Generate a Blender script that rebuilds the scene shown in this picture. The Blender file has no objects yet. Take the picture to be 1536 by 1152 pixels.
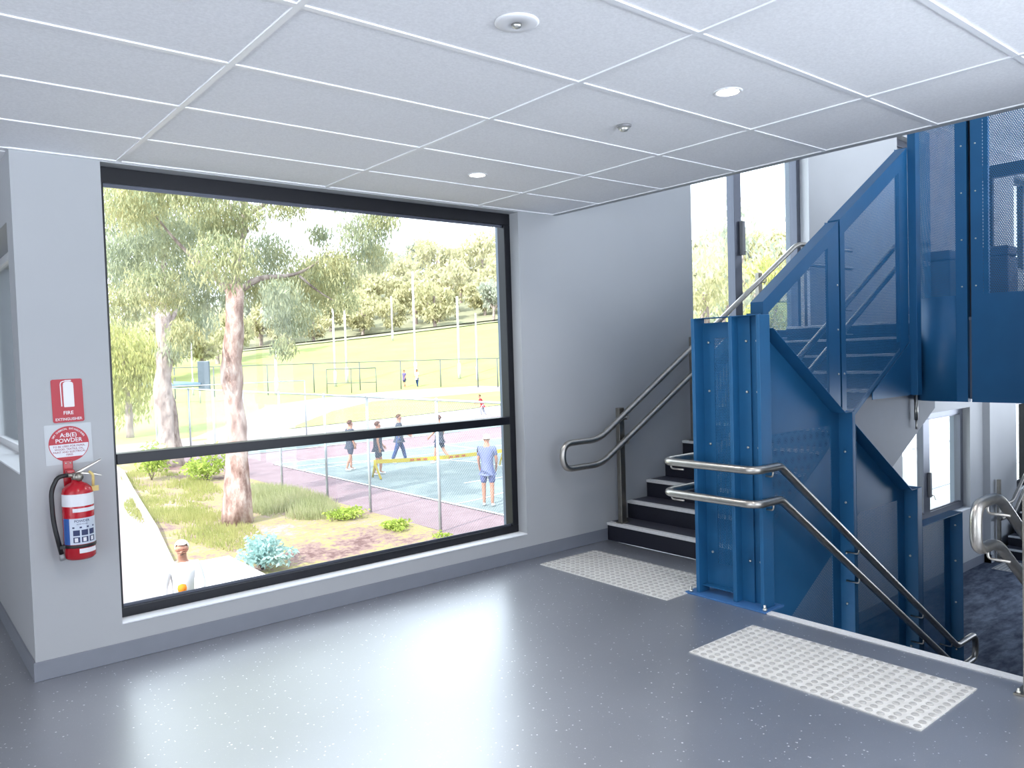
import bpy, bmesh, math, random
from mathutils import Vector, Matrix, Euler, noise
S = bpy.context.scene
COL = S.collection
PI = math.pi
rnd = random.Random(11)

# ------------------------------------------------------------------ helpers
def lin(c):
    return tuple(((v/255.)/12.92 if v/255. <= .04045 else ((v/255.+.055)/1.055)**2.4) for v in c)

class NT:
    def __init__(s, name):
        s.m = bpy.data.materials.new(name); s.m.use_nodes = True
        s.t = s.m.node_tree; s.t.nodes.clear()
        s.out = s.n('ShaderNodeOutputMaterial')
    def n(s, typ, **kw):
        nd = s.t.nodes.new(typ)
        for k, v in kw.items():
            if k.startswith('i_'):
                key = k[2:]
                key = int(key) if key.isdigit() else key.replace('_', ' ')
                nd.inputs[key].default_value = v
            else: setattr(nd, k, v)
        return nd
    def l(s, a, b): s.t.links.new(a, b)
    def math(s, op, a, b=None, c=None):
        nd = s.n('ShaderNodeMath', operation=op)
        for i, v in enumerate((a, b, c)):
            if v is None: continue
            if isinstance(v, (int, float)): nd.inputs[i].default_value = v
            else: s.l(v, nd.inputs[i])
        return nd.outputs[0]
    def bsdf(s, color=(.5,.5,.5), rough=.5, metal=0., spec=.5, **kw):
        b = s.n('ShaderNodeBsdfPrincipled')
        if not hasattr(color, 'links'): b.inputs['Base Color'].default_value = (*color, 1)
        else: s.l(color, b.inputs['Base Color'])
        b.inputs['Roughness'].default_value = rough
        b.inputs['Metallic'].default_value = metal
        b.inputs['Specular IOR Level'].default_value = spec
        for k, v in kw.items(): b.inputs[k.replace('_', ' ')].default_value = v
        return b
    def ramp(s, fac, stops, interp='LINEAR'):
        r = s.n('ShaderNodeValToRGB'); r.color_ramp.interpolation = interp
        e = r.color_ramp.elements
        while len(e) > 1: e.remove(e[-1])
        e[0].position = stops[0][0]; e[0].color = (*stops[0][1], 1)
        for p, c in stops[1:]:
            k = e.new(p); k.color = (*c, 1)
        s.l(fac, r.inputs[0]); return r.outputs[0]
    def noise(s, scale=5., detail=3., rough=.5, coord='Object', vec=None):
        tx = s.n('ShaderNodeTexNoise'); tx.inputs['Scale'].default_value = scale
        tx.inputs['Detail'].default_value = detail; tx.inputs['Roughness'].default_value = rough
        if vec is None:
            tc = s.n('ShaderNodeTexCoord'); vec = tc.outputs[coord]
        s.l(vec, tx.inputs['Vector']); return tx.outputs[0]
    def bump(s, h, strength=.2, dist=.01):
        b = s.n('ShaderNodeBump'); b.inputs['Strength'].default_value = strength
        b.inputs['Distance'].default_value = dist; s.l(h, b.inputs['Height']); return b.outputs[0]
    def done(s, sh): s.l(sh, s.out.inputs[0]); return s.m

def simple(name, rgb, rough=.5, metal=0., var=0., scale=8., bump=0., spec=.5, **kw):
    t = NT(name); c = lin(rgb)
    if var > 0:
        col = t.ramp(t.noise(scale, 4), [(.3, tuple(v*(1-var) for v in c)), (.7, tuple(min(1, v*(1+var)) for v in c))])
    else: col = c
    b = t.bsdf(col, rough, metal, spec, **kw)
    if bump > 0: t.l(t.bump(t.noise(scale*12, 2), bump, .002), b.inputs['Normal'])
    return t.done(b.outputs[0])

M = {}
M['wall'] = simple('white wall paint', (174,176,179), .65, var=.012, scale=3, bump=.06)
M['skirt'] = simple('grey coved vinyl', (128,132,142), .4, var=.03)
M['frame'] = simple('black anodised frame', (26,27,34), .35, .3)
M['frame_grey'] = simple('grey sash aluminium', (96,100,112), .35, .6)
M['reveal'] = simple('painted reveal board', (232,234,238), .5)
M['outer'] = simple('outside grey cladding', (128,140,156), .5)
M['tbar'] = simple('white ceiling tee', (240,240,242), .35)
M['blue'] = simple('blue powder coated steel', (32,92,136), .45, .0, var=.05, scale=5, spec=.4)
M['blue_plate'] = simple('blue base plate', (62,108,160), .4, .0, var=.05)
M['steel'] = simple('brushed stainless steel', (176,172,166), .34, 1., var=.08, scale=30)
M['steel_dull'] = simple('dull stainless post', (150,146,138), .38, 1., var=.1, scale=20)
M['zinc'] = simple('zinc plated bolt', (205,205,200), .3, .9)
M['nosing'] = simple('pale aluminium nosing', (222,222,222), .45, 0., var=.06, scale=60)
M['stair_side'] = simple('grey painted stair side', (88,98,116), .55, var=.03)
M['white_plastic'] = simple('white plastic', (232,232,234), .4)
M['grey_plastic'] = simple('grey plastic', (135,135,138), .4)
M['black'] = simple('black rubber', (18,18,22), .45)
M['dark'] = simple('dark charcoal', (38,42,52), .6)
M['red'] = simple('red enamel', (176,14,34), .25, 0., spec=.6)
M['sign_red'] = simple('red sign vinyl', (176,14,40), .4)
M['sign_white'] = simple('white sign vinyl', (222,222,228), .45)
M['sign_clear'] = simple('pale grey sign backing', (188,192,196), .35)
M['text_white'] = simple('white lettering', (230,228,232), .5)
M['text_red'] = simple('dark red lettering', (140,30,60), .5)
M['text_blue'] = simple('navy print', (40,50,90), .5)
M['label_blue'] = simple('blue label band', (50,90,160), .4)
M['label_pale'] = simple('pale blue label', (196,204,218), .4)
M['yellow_tag'] = simple('yellow plastic tag', (214,190,120), .5)
M['box_dark'] = simple('dark grey bin plastic', (50,58,78), .5)
M['pole_white'] = simple('white painted pole', (190,190,190), .5)
M['pole_grey'] = simple('galvanised fence tube', (172,178,186), .45, .4)
M['pole_dark'] = simple('dark grey fence tube', (84,88,92), .5)
M['yellow'] = simple('yellow net band', (186,164,34), .6)
M['orange'] = simple('orange print', (176,90,40), .6)
M['tarp'] = simple('pale blue vinyl cover', (104,126,148), .5, var=.05)
M['tarp_dark'] = simple('grey blue panel', (76,86,100), .5, var=.1, scale=2)
M['court_line'] = simple('court line paint', (226,230,232), .6)
M['concrete'] = simple('pale concrete', (160,152,150), .8, var=.05, scale=2)
M['white_clad'] = simple('white cladding', (240,238,236), .7)
M['white_block'] = simple('white rendered block', (236,234,232), .7)
M['skin'] = simple('skin', (168,118,98), .6)
M['hair_dark'] = simple('dark hair', (58,42,38), .7)
M['hair_white'] = simple('white hair', (232,226,214), .7)

def floor_mat():
    t = NT('speckled grey vinyl'); tc = t.n('ShaderNodeTexCoord')
    base = t.ramp(t.noise(2.2, 3, vec=tc.outputs['Object']), [(.3, lin((102,105,114))), (.7, lin((110,113,122)))])
    v = t.n('ShaderNodeTexVoronoi', feature='F1'); v.inputs['Scale'].default_value = 60
    t.l(tc.outputs['Object'], v.inputs['Vector'])
    sep = t.n('ShaderNodeSeparateColor'); t.l(v.outputs['Color'], sep.inputs[0])
    size = t.math('MULTIPLY', t.math('SUBTRACT', sep.outputs[0], .75), 1.1)
    f = t.math('LESS_THAN', v.outputs['Distance'], size)
    v2 = t.n('ShaderNodeTexVoronoi', feature='F1'); v2.inputs['Scale'].default_value = 170
    t.l(tc.outputs['Object'], v2.inputs['Vector'])
    sep2 = t.n('ShaderNodeSeparateColor'); t.l(v2.outputs['Color'], sep2.inputs[0])
    f2 = t.math('LESS_THAN', v2.outputs['Distance'], t.math('MULTIPLY', t.math('SUBTRACT', sep2.outputs[0], .66), .9))
    mx = t.n('ShaderNodeMix', data_type='RGBA'); t.l(f, mx.inputs[0]); t.l(base, mx.inputs[6]); mx.inputs[7].default_value = (*lin((236,236,238)), 1)
    mx2 = t.n('ShaderNodeMix', data_type='RGBA'); t.l(t.math('MULTIPLY', f2, .28), mx2.inputs[0]); t.l(mx.outputs[2], mx2.inputs[6]); mx2.inputs[7].default_value = (*lin((205,205,210)), 1)
    b = t.bsdf(mx2.outputs[2], .38, 0., 1.)
    b.inputs['Coat Weight'].default_value = 1.; b.inputs['Coat Roughness'].default_value = .32; b.inputs['Coat IOR'].default_value = 2.7
    t.l(t.bump(t.noise(140, 2, vec=tc.outputs['Object']), .12, .001), b.inputs['Normal'])
    return t.done(b.outputs[0])
M['floor'] = floor_mat()

def speck(name, a, b_, rough, sc=60, bumpv=.1):
    t = NT(name); tc = t.n('ShaderNodeTexCoord')
    c = t.ramp(t.noise(sc, 3, .7, vec=tc.outputs['Object']), [(.35, lin(a)), (.68, lin(b_))])
    b = t.bsdf(c, rough, 0., .4); t.l(t.bump(t.noise(sc*3, 2, vec=tc.outputs['Object']), bumpv, .002), b.inputs['Normal'])
    return t.done(b.outputs[0])
M['tile'] = speck('mineral fibre ceiling tile', (236,236,238), (248,248,250), .85, 90, .15)
M['riser'] = speck('black stair vinyl', (26,27,38), (36,38,50), .4, 120)
M['tread'] = speck('charcoal stair vinyl', (58,59,70), (78,79,90), .45, 150)
M['pad'] = speck('worn grey tactile tile', (206,204,200), (222,220,216), .5, 14)
M['dot'] = speck('tactile stud', (164,162,160), (184,182,178), .35, 40)

def carpet_mat():
    t = NT('mottled blue grey carpet'); tc = t.n('ShaderNodeTexCoord')
    mp = t.n('ShaderNodeMapping'); mp.inputs['Scale'].default_value = (1.2, 3.2, 1); t.l(tc.outputs['Object'], mp.inputs[0])
    c = t.ramp(t.noise(2.6, 6, .65, vec=mp.outputs[0]), [(.35, lin((70,76,90))), (.5, lin((98,105,120))), (.68, lin((128,136,150)))])
    b = t.bsdf(c, .9, 0., .1); return t.done(b.outputs[0])
M['carpet'] = carpet_mat()

def perf_mat(name='perforated blue steel sheet', p=.0115, r=.0031):
    # round holes on a staggered grid, real see-through holes in a blue sheet
    t = NT(name)
    uv = t.n('ShaderNodeTexCoord').outputs['UV']; sp = t.n('ShaderNodeSeparateXYZ'); t.l(uv, sp.inputs[0])
    py = p*1.7320508
    def d(ox, oy):
        fx = t.math('FRACT', t.math('ADD', t.math('DIVIDE', sp.outputs[0], p), ox))
        fy = t.math('FRACT', t.math('ADD', t.math('DIVIDE', sp.outputs[1], py), oy))
        ax = t.math('MULTIPLY', t.math('SUBTRACT', fx, .5), p); ay = t.math('MULTIPLY', t.math('SUBTRACT', fy, .5), py)
        return t.math('SQRT', t.math('ADD', t.math('MULTIPLY', ax, ax), t.math('MULTIPLY', ay, ay)))
    hole = t.math('LESS_THAN', t.math('MINIMUM', d(0, 0), d(.5, .5)), r)
    col = t.ramp(t.noise(5, 3), [(.3, lin((38,98,142))), (.7, lin((42,106,152)))])
    b = t.bsdf(col, .55, 0., .25); tr = t.n('ShaderNodeBsdfTransparent')
    mx = t.n('ShaderNodeMixShader'); t.l(hole, mx.inputs[0]); t.l(b.outputs[0], mx.inputs[1]); t.l(tr.outputs[0], mx.inputs[2])
    return t.done(mx.outputs[0])
M['perf'] = perf_mat()
M['perf_wide'] = perf_mat('coarser perforated blue sheet', .0165, .0058)

def link_mat():
    t = NT('chain link wire'); uv = t.n('ShaderNodeTexCoord').outputs['UV']; sp = t.n('ShaderNodeSeparateXYZ'); t.l(uv, sp.inputs[0])
    p = .07
    a = t.math('FRACT', t.math('DIVIDE', t.math('ADD', sp.outputs[0], sp.outputs[1]), p))
    b_ = t.math('FRACT', t.math('DIVIDE', t.math('SUBTRACT', sp.outputs[0], sp.outputs[1]), p))
    wire = t.math('MAXIMUM', t.math('LESS_THAN', a, .075), t.math('LESS_THAN', b_, .075))
    b = t.bsdf(lin((150,156,162)), .5, .2); tr = t.n('ShaderNodeBsdfTransparent')
    mx = t.n('ShaderNodeMixShader'); t.l(wire, mx.inputs[0]); t.l(tr.outputs[0], mx.inputs[1]); t.l(b.outputs[0], mx.inputs[2])
    return t.done(mx.outputs[0])
M['link'] = link_mat()

def glass_mat():
    t = NT('clear window glass'); lw = t.n('ShaderNodeLayerWeight'); lw.inputs[0].default_value = .5
    fr = t.math('ADD', t.math('MULTIPLY', t.math('POWER', lw.outputs['Facing'], 5.), .85), .012)
    tr = t.n('ShaderNodeBsdfTransparent'); tr.inputs[0].default_value = (.95, .97, .97, 1)
    gl = t.n('ShaderNodeBsdfGlossy'); gl.inputs['Roughness'].default_value = .02
    mx = t.n('ShaderNodeMixShader'); t.l(fr, mx.inputs[0]); t.l(tr.outputs[0], mx.inputs[1]); t.l(gl.outputs[0], mx.inputs[2])
    return t.done(mx.outputs[0])
M['glass'] = glass_mat()

def emis(name, rgb, k):
    t = NT(name); e = t.n('ShaderNodeEmission'); e.inputs[0].default_value = (*rgb, 1); e.inputs[1].default_value = k
    return t.done(e.outputs[0])
M['lamp'] = emis('downlight lens', (1., .93, .9), 14.)

def leaf_mat(name, a, b_, c):
    t = NT(name)
    n = t.noise(1.3, 3, .6)
    oi = t.n('ShaderNodeTexCoord')
    n2 = t.noise(23., 1, .5, vec=oi.outputs['Object'])
    f = t.math('ADD', t.math('MULTIPLY', n, .55), t.math('MULTIPLY', n2, .45))
    col = t.ramp(f, [(.34, lin(a)), (.5, lin(b_)), (.64, lin(c))])
    d = t.n('ShaderNodeBsdfDiffuse'); t.l(col, d.inputs[0])
    tl = t.n('ShaderNodeBsdfTranslucent'); t.l(col, tl.inputs[0])
    mx = t.n('ShaderNodeMixShader'); mx.inputs[0].default_value = .42; t.l(d.outputs[0], mx.inputs[1]); t.l(tl.outputs[0], mx.inputs[2])
    return t.done(mx.outputs[0])
M['leaf_gum'] = leaf_mat('gum leaves', (126,138,114), (164,166,128), (190,182,138))
M['leaf_grey'] = leaf_mat('grey green gum leaves', (126,136,120), (158,164,138), (178,178,142))
M['leaf_yel'] = leaf_mat('yellow green leaves', (148,156,96), (172,172,110), (186,180,126))
M['leaf_far'] = leaf_mat('hazed hill tree leaves', (164,166,134), (182,178,138), (192,182,152))  # paler than the near leaves: distance haze is put into the colour
M['leaf_far2'] = leaf_mat('hazed hill tree grey leaves', (150,158,148), (168,172,156), (178,176,156))  # haze put into this grey-green colour too
M['leaf_lime'] = leaf_mat('lime shrub leaves', (140,162,76), (162,178,88), (174,184,108))
M['leaf_teal'] = leaf_mat('pale teal leaves', (140,176,174), (160,190,186), (176,196,190))
M['leaf_straw'] = leaf_mat('straw grass blades', (150,158,112), (174,176,134), (188,182,150))

def bark_mat(name, a, b_, c, k=2.4):
    t = NT(name); tc = t.n('ShaderNodeTexCoord')
    mp = t.n('ShaderNodeMapping'); mp.inputs['Scale'].default_value = (2, 2, .9); t.l(tc.outputs['Object'], mp.inputs[0])
    n = t.noise(k, 6, .65, vec=mp.outputs[0])
    col = t.ramp(n, [(.36, lin(a)), (.5, lin(b_)), (.62, lin(c))])
    b = t.bsdf(col, .9, 0., .1); t.l(t.bump(t.noise(9, 5, .7, vec=mp.outputs[0]), .6, .05), b.inputs['Normal'])
    return t.done(b.outputs[0])
M['bark'] = bark_mat('peeling gum bark', (116,90,82), (160,134,126), (192,174,166))
M['bark_pale'] = bark_mat('pale grey gum bark', (112,98,94), (150,136,130), (172,158,150), 2.2)

def ground(name, stops, sc, sc2=None, rough=.95):
    t = NT(name); tc = t.n('ShaderNodeTexCoord')
    f = t.noise(sc, 6, .65, vec=tc.outputs['Object'])
    if sc2:
        f = t.math('ADD', t.math('MULTIPLY', f, .6), t.math('MULTIPLY', t.noise(sc2, 4, .7, vec=tc.outputs['Object']), .4))
    c = t.ramp(f, [(p, lin(q)) for p, q in stops])
    return t.done(t.bsdf(c, rough, 0., .15).outputs[0])
M['lawn'] = ground('mown grass', [(.35,(130,140,84)), (.5,(138,146,90)), (.66,(148,154,98))], .25, 6)
M['mulch'] = ground('leaf litter and bark mulch', [(.36,(94,72,70)), (.45,(132,110,106)), (.51,(138,132,84)), (.58,(140,120,114)), (.66,(172,158,150))], .8, 9)
M['court_green'] = ground('teal court surface', [(.35,(106,118,120)), (.6,(118,129,130))], 1.5)
M['court_red'] = ground('maroon court surround', [(.35,(122,102,108)), (.6,(132,112,118))], 1.5)
M['path'] = ground('pale concrete path', [(.35,(138,128,128)), (.65,(150,140,140))], .6, 7)
M['hill'] = ground('wooded hillside floor', [(.35,(126,128,104)), (.6,(140,138,114))], .1, 1.5)

class MB:
    def __init__(s): s.v = []; s.f = []; s.m = []; s.uv = None; s.sm = []
    def add(s, vs, fs, mi=0, smooth=False):
        o = len(s.v); s.v += [tuple(v) for v in vs]
        for f in fs: s.f.append(tuple(i+o for i in f)); s.m.append(mi); s.sm.append(smooth)
        return s
    def box(s, x0, x1, y0, y1, z0, z1, mi=0, tf=None):
        vs = [(x, y, z) for x in (x0, x1) for y in (y0, y1) for z in (z0, z1)]
        if tf: vs = [tf @ Vector(v) for v in vs]
        return s.add(vs, [(0,1,3,2), (4,6,7,5), (0,4,5,1), (2,3,7,6), (0,2,6,4), (1,5,7,3)], mi)
    def prism(s, poly, ax, a, b, mi=0, smooth=False):
        # poly in the two other axes (in xyz order), extruded along ax from a to b
        def P(u, w, t): return {'x': (t, u, w), 'y': (u, t, w), 'z': (u, w, t)}[ax]
        n = len(poly); vs = [P(u, w, a) for u, w in poly] + [P(u, w, b) for u, w in poly]
        s.add(vs, [tuple(range(n))[::-1], tuple(range(n, 2*n))], mi)
        o = len(s.v)-2*n
        for i in range(n):
            s.f.append((o+i, o+(i+1) % n, o+n+(i+1) % n, o+n+i)); s.m.append(mi); s.sm.append(smooth)
        return s
    def tube(s, pts, r, n=14, mi=0, cap=True, radii=None):
        pts = [Vector(p) for p in pts]; k = len(pts)
        T = []
        for i in range(k):
            a = pts[max(0, i-1)]; b = pts[min(k-1, i+1)]; T.append((b-a).normalized())
        up = Vector((0, 0, 1)) if abs(T[0].z) < .9 else Vector((1, 0, 0))
        N = (up - T[0]*up.dot(T[0])).normalized(); vs = []
        for i in range(k):
            N = (N - T[i]*N.dot(T[i])).normalized(); B = T[i].cross(N)
            rr = radii[i] if radii else r
            for j in range(n):
                a = 2*PI*j/n; vs.append(pts[i] + (N*math.cos(a) + B*math.sin(a))*rr)
        fs = []
        for i in range(k-1):
            for j in range(n):
                fs.append((i*n+j, i*n+(j+1) % n, (i+1)*n+(j+1) % n, (i+1)*n+j))
        s.add(vs, fs, mi, True)
        if cap:
            o = len(s.v)-k*n
            s.f.append(tuple(o+j for j in range(n))[::-1]); s.m.append(mi); s.sm.append(False)
            s.f.append(tuple(o+(k-1)*n+j for j in range(n))); s.m.append(mi); s.sm.append(False)
        return s
    def lathe(s, prof, c=(0,0,0), n=28, mi=0, ax='z', smooth=True):
        vs = []
        for r, h in prof:
            for j in range(n):
                a = 2*PI*j/n; x, y = r*math.cos(a), r*math.sin(a)
                p = {'z': (x, y, h), 'y': (x, h, y), 'x': (h, x, y)}[ax]
                vs.append((c[0]+p[0], c[1]+p[1], c[2]+p[2]))
        fs = []; k = len(prof)
        for i in range(k-1):
            for j in range(n): fs.append((i*n+j, i*n+(j+1) % n, (i+1)*n+(j+1) % n, (i+1)*n+j))
        s.add(vs, fs, mi, smooth)
        o = len(s.v)-k*n
        for b in (0, k-1):
            if prof[b][0] > 1e-6: s.f.append(tuple(o+b*n+j for j in range(n))); s.m.append(mi); s.sm.append(False)
        return s
    def mesh(s, name, mats, uvax=None, off=(0,0,0)):
        me = bpy.data.meshes.new(name)
        me.from_pydata([(v[0]-off[0], v[1]-off[1], v[2]-off[2]) for v in s.v], [], s.f)
        for m in (mats if isinstance(mats, (list, tuple)) else [mats]): me.materials.append(m)
        me.polygons.foreach_set('material_index', s.m); me.polygons.foreach_set('use_smooth', s.sm)
        if uvax:
            u = me.uv_layers.new(name='UVMap')
            for l in me.loops:
                v = s.v[l.vertex_index]; i, j = uvax
                u.data[l.index].uv = (v[i], v[j])
        if s.uv:
            u = me.uv_layers.new(name='UVMap')
            for l in me.loops: u.data[l.index].uv = s.uv[l.vertex_index]
        me.update()
        bm = bmesh.new(); bm.from_mesh(me); bmesh.ops.recalc_face_normals(bm, faces=bm.faces); bm.to_mesh(me); bm.free()
        return me

def bevel(o, w=.002, seg=2):
    m = o.modifiers.new('bevel', 'BEVEL'); m.width = w; m.segments = seg; m.limit_method = 'ANGLE'; return o

def put(name, mb, mats, parent=None, uvax=None, label=None):
    off = parent['_o'] if parent is not None and '_o' in parent else (0,0,0)
    o = bpy.data.objects.new(name, mb.mesh(name, mats, uvax, off)); COL.objects.link(o)
    if parent is not None:
        o.parent = parent
        o['_o'] = list(off)
    if label: o['label'] = label
    return o
def thing(name, label, cat, loc=(0,0,0), group=None):
    o = bpy.data.objects.new(name, None); COL.objects.link(o); o.location = loc; o['_o'] = list(loc)
    o.empty_display_size = .1
    o['label'] = label; o['category'] = cat
    if group: o['group'] = group
    return o
def solo(name, mb, mats, label, cat, group=None, uvax=None, kind=None):
    o = put(name, mb, mats, None, uvax); o['label'] = label; o['category'] = cat
    if group: o['group'] = group
    if kind: o['kind'] = kind
    return o
def struct(name, mb, mats, parent=None, uvax=None, label=None):
    o = put(name, mb, mats, parent, uvax, label)
    if parent is None: o['kind'] = 'structure'
    return o
def copy_tree(o, parent=None):
    c = o.copy(); COL.objects.link(c)
    if parent is not None: c.parent = parent
    for ch in list(o.children): copy_tree(ch, c)
    return c
def rounded(pts, r, n=6, rs={}):
    pts = [Vector(p) for p in pts]; out = [pts[0]]; r0 = r
    for i in range(1, len(pts)-1):
        r = rs.get(i, r0)
        a, b, c = pts[i-1], pts[i], pts[i+1]
        d1, d2 = (a-b), (c-b); k = min(r, d1.length*.49, d2.length*.49)
        p, q = b+d1.normalized()*k, b+d2.normalized()*k
        for j in range(n+1):
            t = j/n; out.append(p*(1-t)**2 + b*2*t*(1-t) + q*t*t)
    out.append(pts[-1]); return out
_tc = {}
def glyphs(txt, size):
    cu = bpy.data.curves.new('t', 'FONT'); cu.body = txt; cu.size = size; cu.align_x = 'CENTER'; cu.resolution_u = 3; cu.offset = size*.012
    ob = bpy.data.objects.new('t', cu); COL.objects.link(ob)
    dg = bpy.context.evaluated_depsgraph_get(); dg.update()
    me = ob.evaluated_get(dg).to_mesh()
    vs = [tuple(v.co) for v in me.vertices]; fs = [tuple(p.vertices) for p in me.polygons]
    ob.evaluated_get(dg).to_mesh_clear(); bpy.data.objects.remove(ob); bpy.data.curves.remove(cu)
    return vs, fs
def text(mb, txt, size, fn, mi=0):
    vs, fs = glyphs(txt, size); mb.add([fn(v[0], v[1]) for v in vs], fs, mi); return mb

# ------------------------------------------------------------------ camera
C0 = Vector((0, 0, 1.5766))
r_ = Vector((.77190786, -.63501359, -.0302654)); u_ = Vector((.04669481, .00915409, .99886726)); f_ = Vector((.63401723, .77244672, -.03671795))
cam = bpy.data.objects.new('camera', bpy.data.cameras.new('camera')); COL.objects.link(cam)
cam.matrix_world = Matrix(((r_.x, u_.x, -f_.x, C0.x), (r_.y, u_.y, -f_.y, C0.y), (r_.z, u_.z, -f_.z, C0.z), (0,0,0,1)))
cam.data.sensor_width = 36; cam.data.lens = 1170.46/1536*36; cam.data.clip_end = 1000; cam.data.clip_start = .05
S.camera = cam

# ------------------------------------------------------------------ room shell
W = 4.557; CE = 2.668; LO = -1.76; UP = 1.788; WO = 4.84
LX, RX, FY = -5.0, 16.5, -4.0
def wall_holes(mb, x0, x1, z0, z1, holes, y0, y1, mi=0):
    xs = sorted({x0, x1, *[h[0] for h in holes], *[h[1] for h in holes]})
    for a, b in zip(xs, xs[1:]):
        hs = sorted([h for h in holes if h[0] <= a+1e-6 and h[1] >= b-1e-6], key=lambda h: h[2]); z = z0
        for h in hs:
            if h[2] > z: mb.box(a, b, y0, y1, z, h[2], mi)
            z = h[3]
        if z < z1: mb.box(a, b, y0, y1, z, z1, mi)
HOLES = [(.983, 3.847, .203, 2.66), (5.955, 8.02, 1.675, 4.2), (10.2, 12.38, -.86, .62), (10.15, 10.98, 1.95, 4.22), (14.25, 16.1, -.86, .62), (14.2, 16.1, 2.66, 4.22)]
mb = MB(); wall_holes(mb, .576, RX, -2.3, 4.9, HOLES, W, 4.72); struct('wall_back', mb, M['wall'])
mb = MB(); wall_holes(mb, .86, RX, -2.6, 5.2, HOLES, 4.72, WO); struct('wall_outside', mb, M['outer'])
# left alcove wall (faces left), its window starts .2 past the corner
mb = MB()
ZB, ZT = 1.04, 2.34
mb.box(.576, .86, 4.72, 4.757, ZB, ZT); mb.box(.576, .86, 4.72, 8.2, -.2, ZB) ; mb.box(.576, .86, 4.72, 8.2, ZT, 3.0); mb.box(.576, .86, 7.0, 8.2, ZB, ZT)
struct('wall_left', mb, M['wall'])
mb = MB(); wall_holes(mb, LX, .86, -.2, 3.0, [], 8.2, 8.4); struct('wall_alcove', mb, M['wall'])
mb = MB()
mb.box(LX-.2, LX, FY, -3.2, -.2, 3.0); mb.box(LX-.2, LX, 2.6, 8.4, -.2, 3.0); mb.box(LX-.2, LX, -3.2, 2.6, -.2, .15); mb.box(LX-.2, LX, -3.2, 2.6, 2.6, 3.0)
struct('wall_far_left', mb, M['wall'])
mb = MB(); wall_holes(mb, LX-.2, 4.2, -.2, 3.0, [(-1.0, 3.9, .15, 2.6)], FY-.2, FY); struct('wall_front', mb, M['wall'])
mb = MB(); mb.box(4.05, 4.2, FY, -3.6, -.2, 3.0); mb.box(4.05, 4.2, .2, .699, -.2, 3.0); mb.box(4.05, 4.2, -3.6, .2, -.2, .15); mb.box(4.05, 4.2, -3.6, .2, 2.6, 3.0); struct('wall_right', mb, M['wall'])
mb = MB(); wall_holes(mb, 4.05, RX, -2.3, 4.9, [(4.5, 12.5, 2.5, 4.4), (9.5, 15.5, -.7, .8)], .7, .85); struct('wall_stair_side', mb, M['wall'])
mb = MB(); mb.box(4.0, RX+.2, -1.6, .7, 4.9, 5.05); mb.box(4.25, RX+.2, -1.6, .68, 1.0, 1.15); struct('trim_10', mb, M['outer'])  # unseen eaves added to keep direct sun out of the side windows
# end wall of both split levels with windows
mb = MB()
for a, b, c, d in ((.7, 1.2, -2.3, 4.9), (4.2, 4.557, -2.3, 4.9), (1.2, 4.2, -2.3, -.86), (1.2, 4.2, .7, 2.5), (1.2, 4.2, 4.3, 4.9)): mb.box(RX, RX+.2, a, b, c, d)
struct('wall_end', mb, M['wall'])
# floor
mb = MB()
mb.prism([(LX, FY), (4.05, FY), (4.05, 3.17), (4.72, 3.17), (4.72, W), (.576, W), (.576, 8.2), (LX, 8.2)], 'z', -.02, 0)
struct('floor', mb, M['floor'])
mb = MB(); mb.prism([(LX, FY), (4.05, FY), (4.05, 3.17), (4.72, 3.17), (4.72, W), (.576, W), (.576, 8.2), (LX, 8.2)], 'z', -.3, -.021); struct('floor_slab', mb, M['stair_side'])
mb = MB(); mb.box(4.05, RX, .85, W, LO-.2, LO); struct('floor_lower', mb, M['carpet'])
mb = MB()
mb.prism([(7.33, .85), (RX, .85), (RX, W), (7.53, W), (7.53, 3.0), (7.33, 3.0)], 'z', UP-.03, UP); struct('floor_upper', mb, M['carpet'])
mb = MB()
mb.prism([(7.34, .85), (RX, .85), (RX, W), (7.78, W), (7.78, 3.1), (7.34, 3.1)], 'z', 1.08, UP-.031); struct('floor_upper_slab', mb, M['stair_side'])
# ceiling with tees
mb = MB(); 
mb.prism([(LX, FY), (4.197, FY), (4.197, W), (.576, W), (.576, 8.2), (LX, 8.2)], 'z', CE+.006, CE+.2); ceil = struct('ceiling', mb, M['tile'])
mb = MB()
mb.prism([(4.197, FY), (4.25, FY), (4.25, W), (4.197, W)], 'z', CE+.0, 4.9)
struct('trim_1', mb, M['wall'])
g = MB(); T = .012
for k in range(-5, 3):
    x = 1.0698+1.2*k; g.box(x-T, x+T, FY, 8.2 if x < .5 else W, CE, CE+.012)
ry = 4.0516
for k in range(-6, 14):
    y = ry-.59*k
    if y > FY: g.box(LX, .57 if y > W else 4.197, y-T, y+T, CE+.0005, CE+.012)
g.box(4.190, 4.197, FY, W, CE+.001, CE+.012); g.box(.576, 4.197, W-.018, W, CE-.001, CE+.012); g.box(LX, .576, W-.01, W+.01, CE, CE+.01)
struct('trim_2', g, M['tbar'])
mb = MB(); mb.box(4.25, RX, .85, W, 4.5, 4.7); struct('ceiling_upper', mb, M['tile'])
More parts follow.
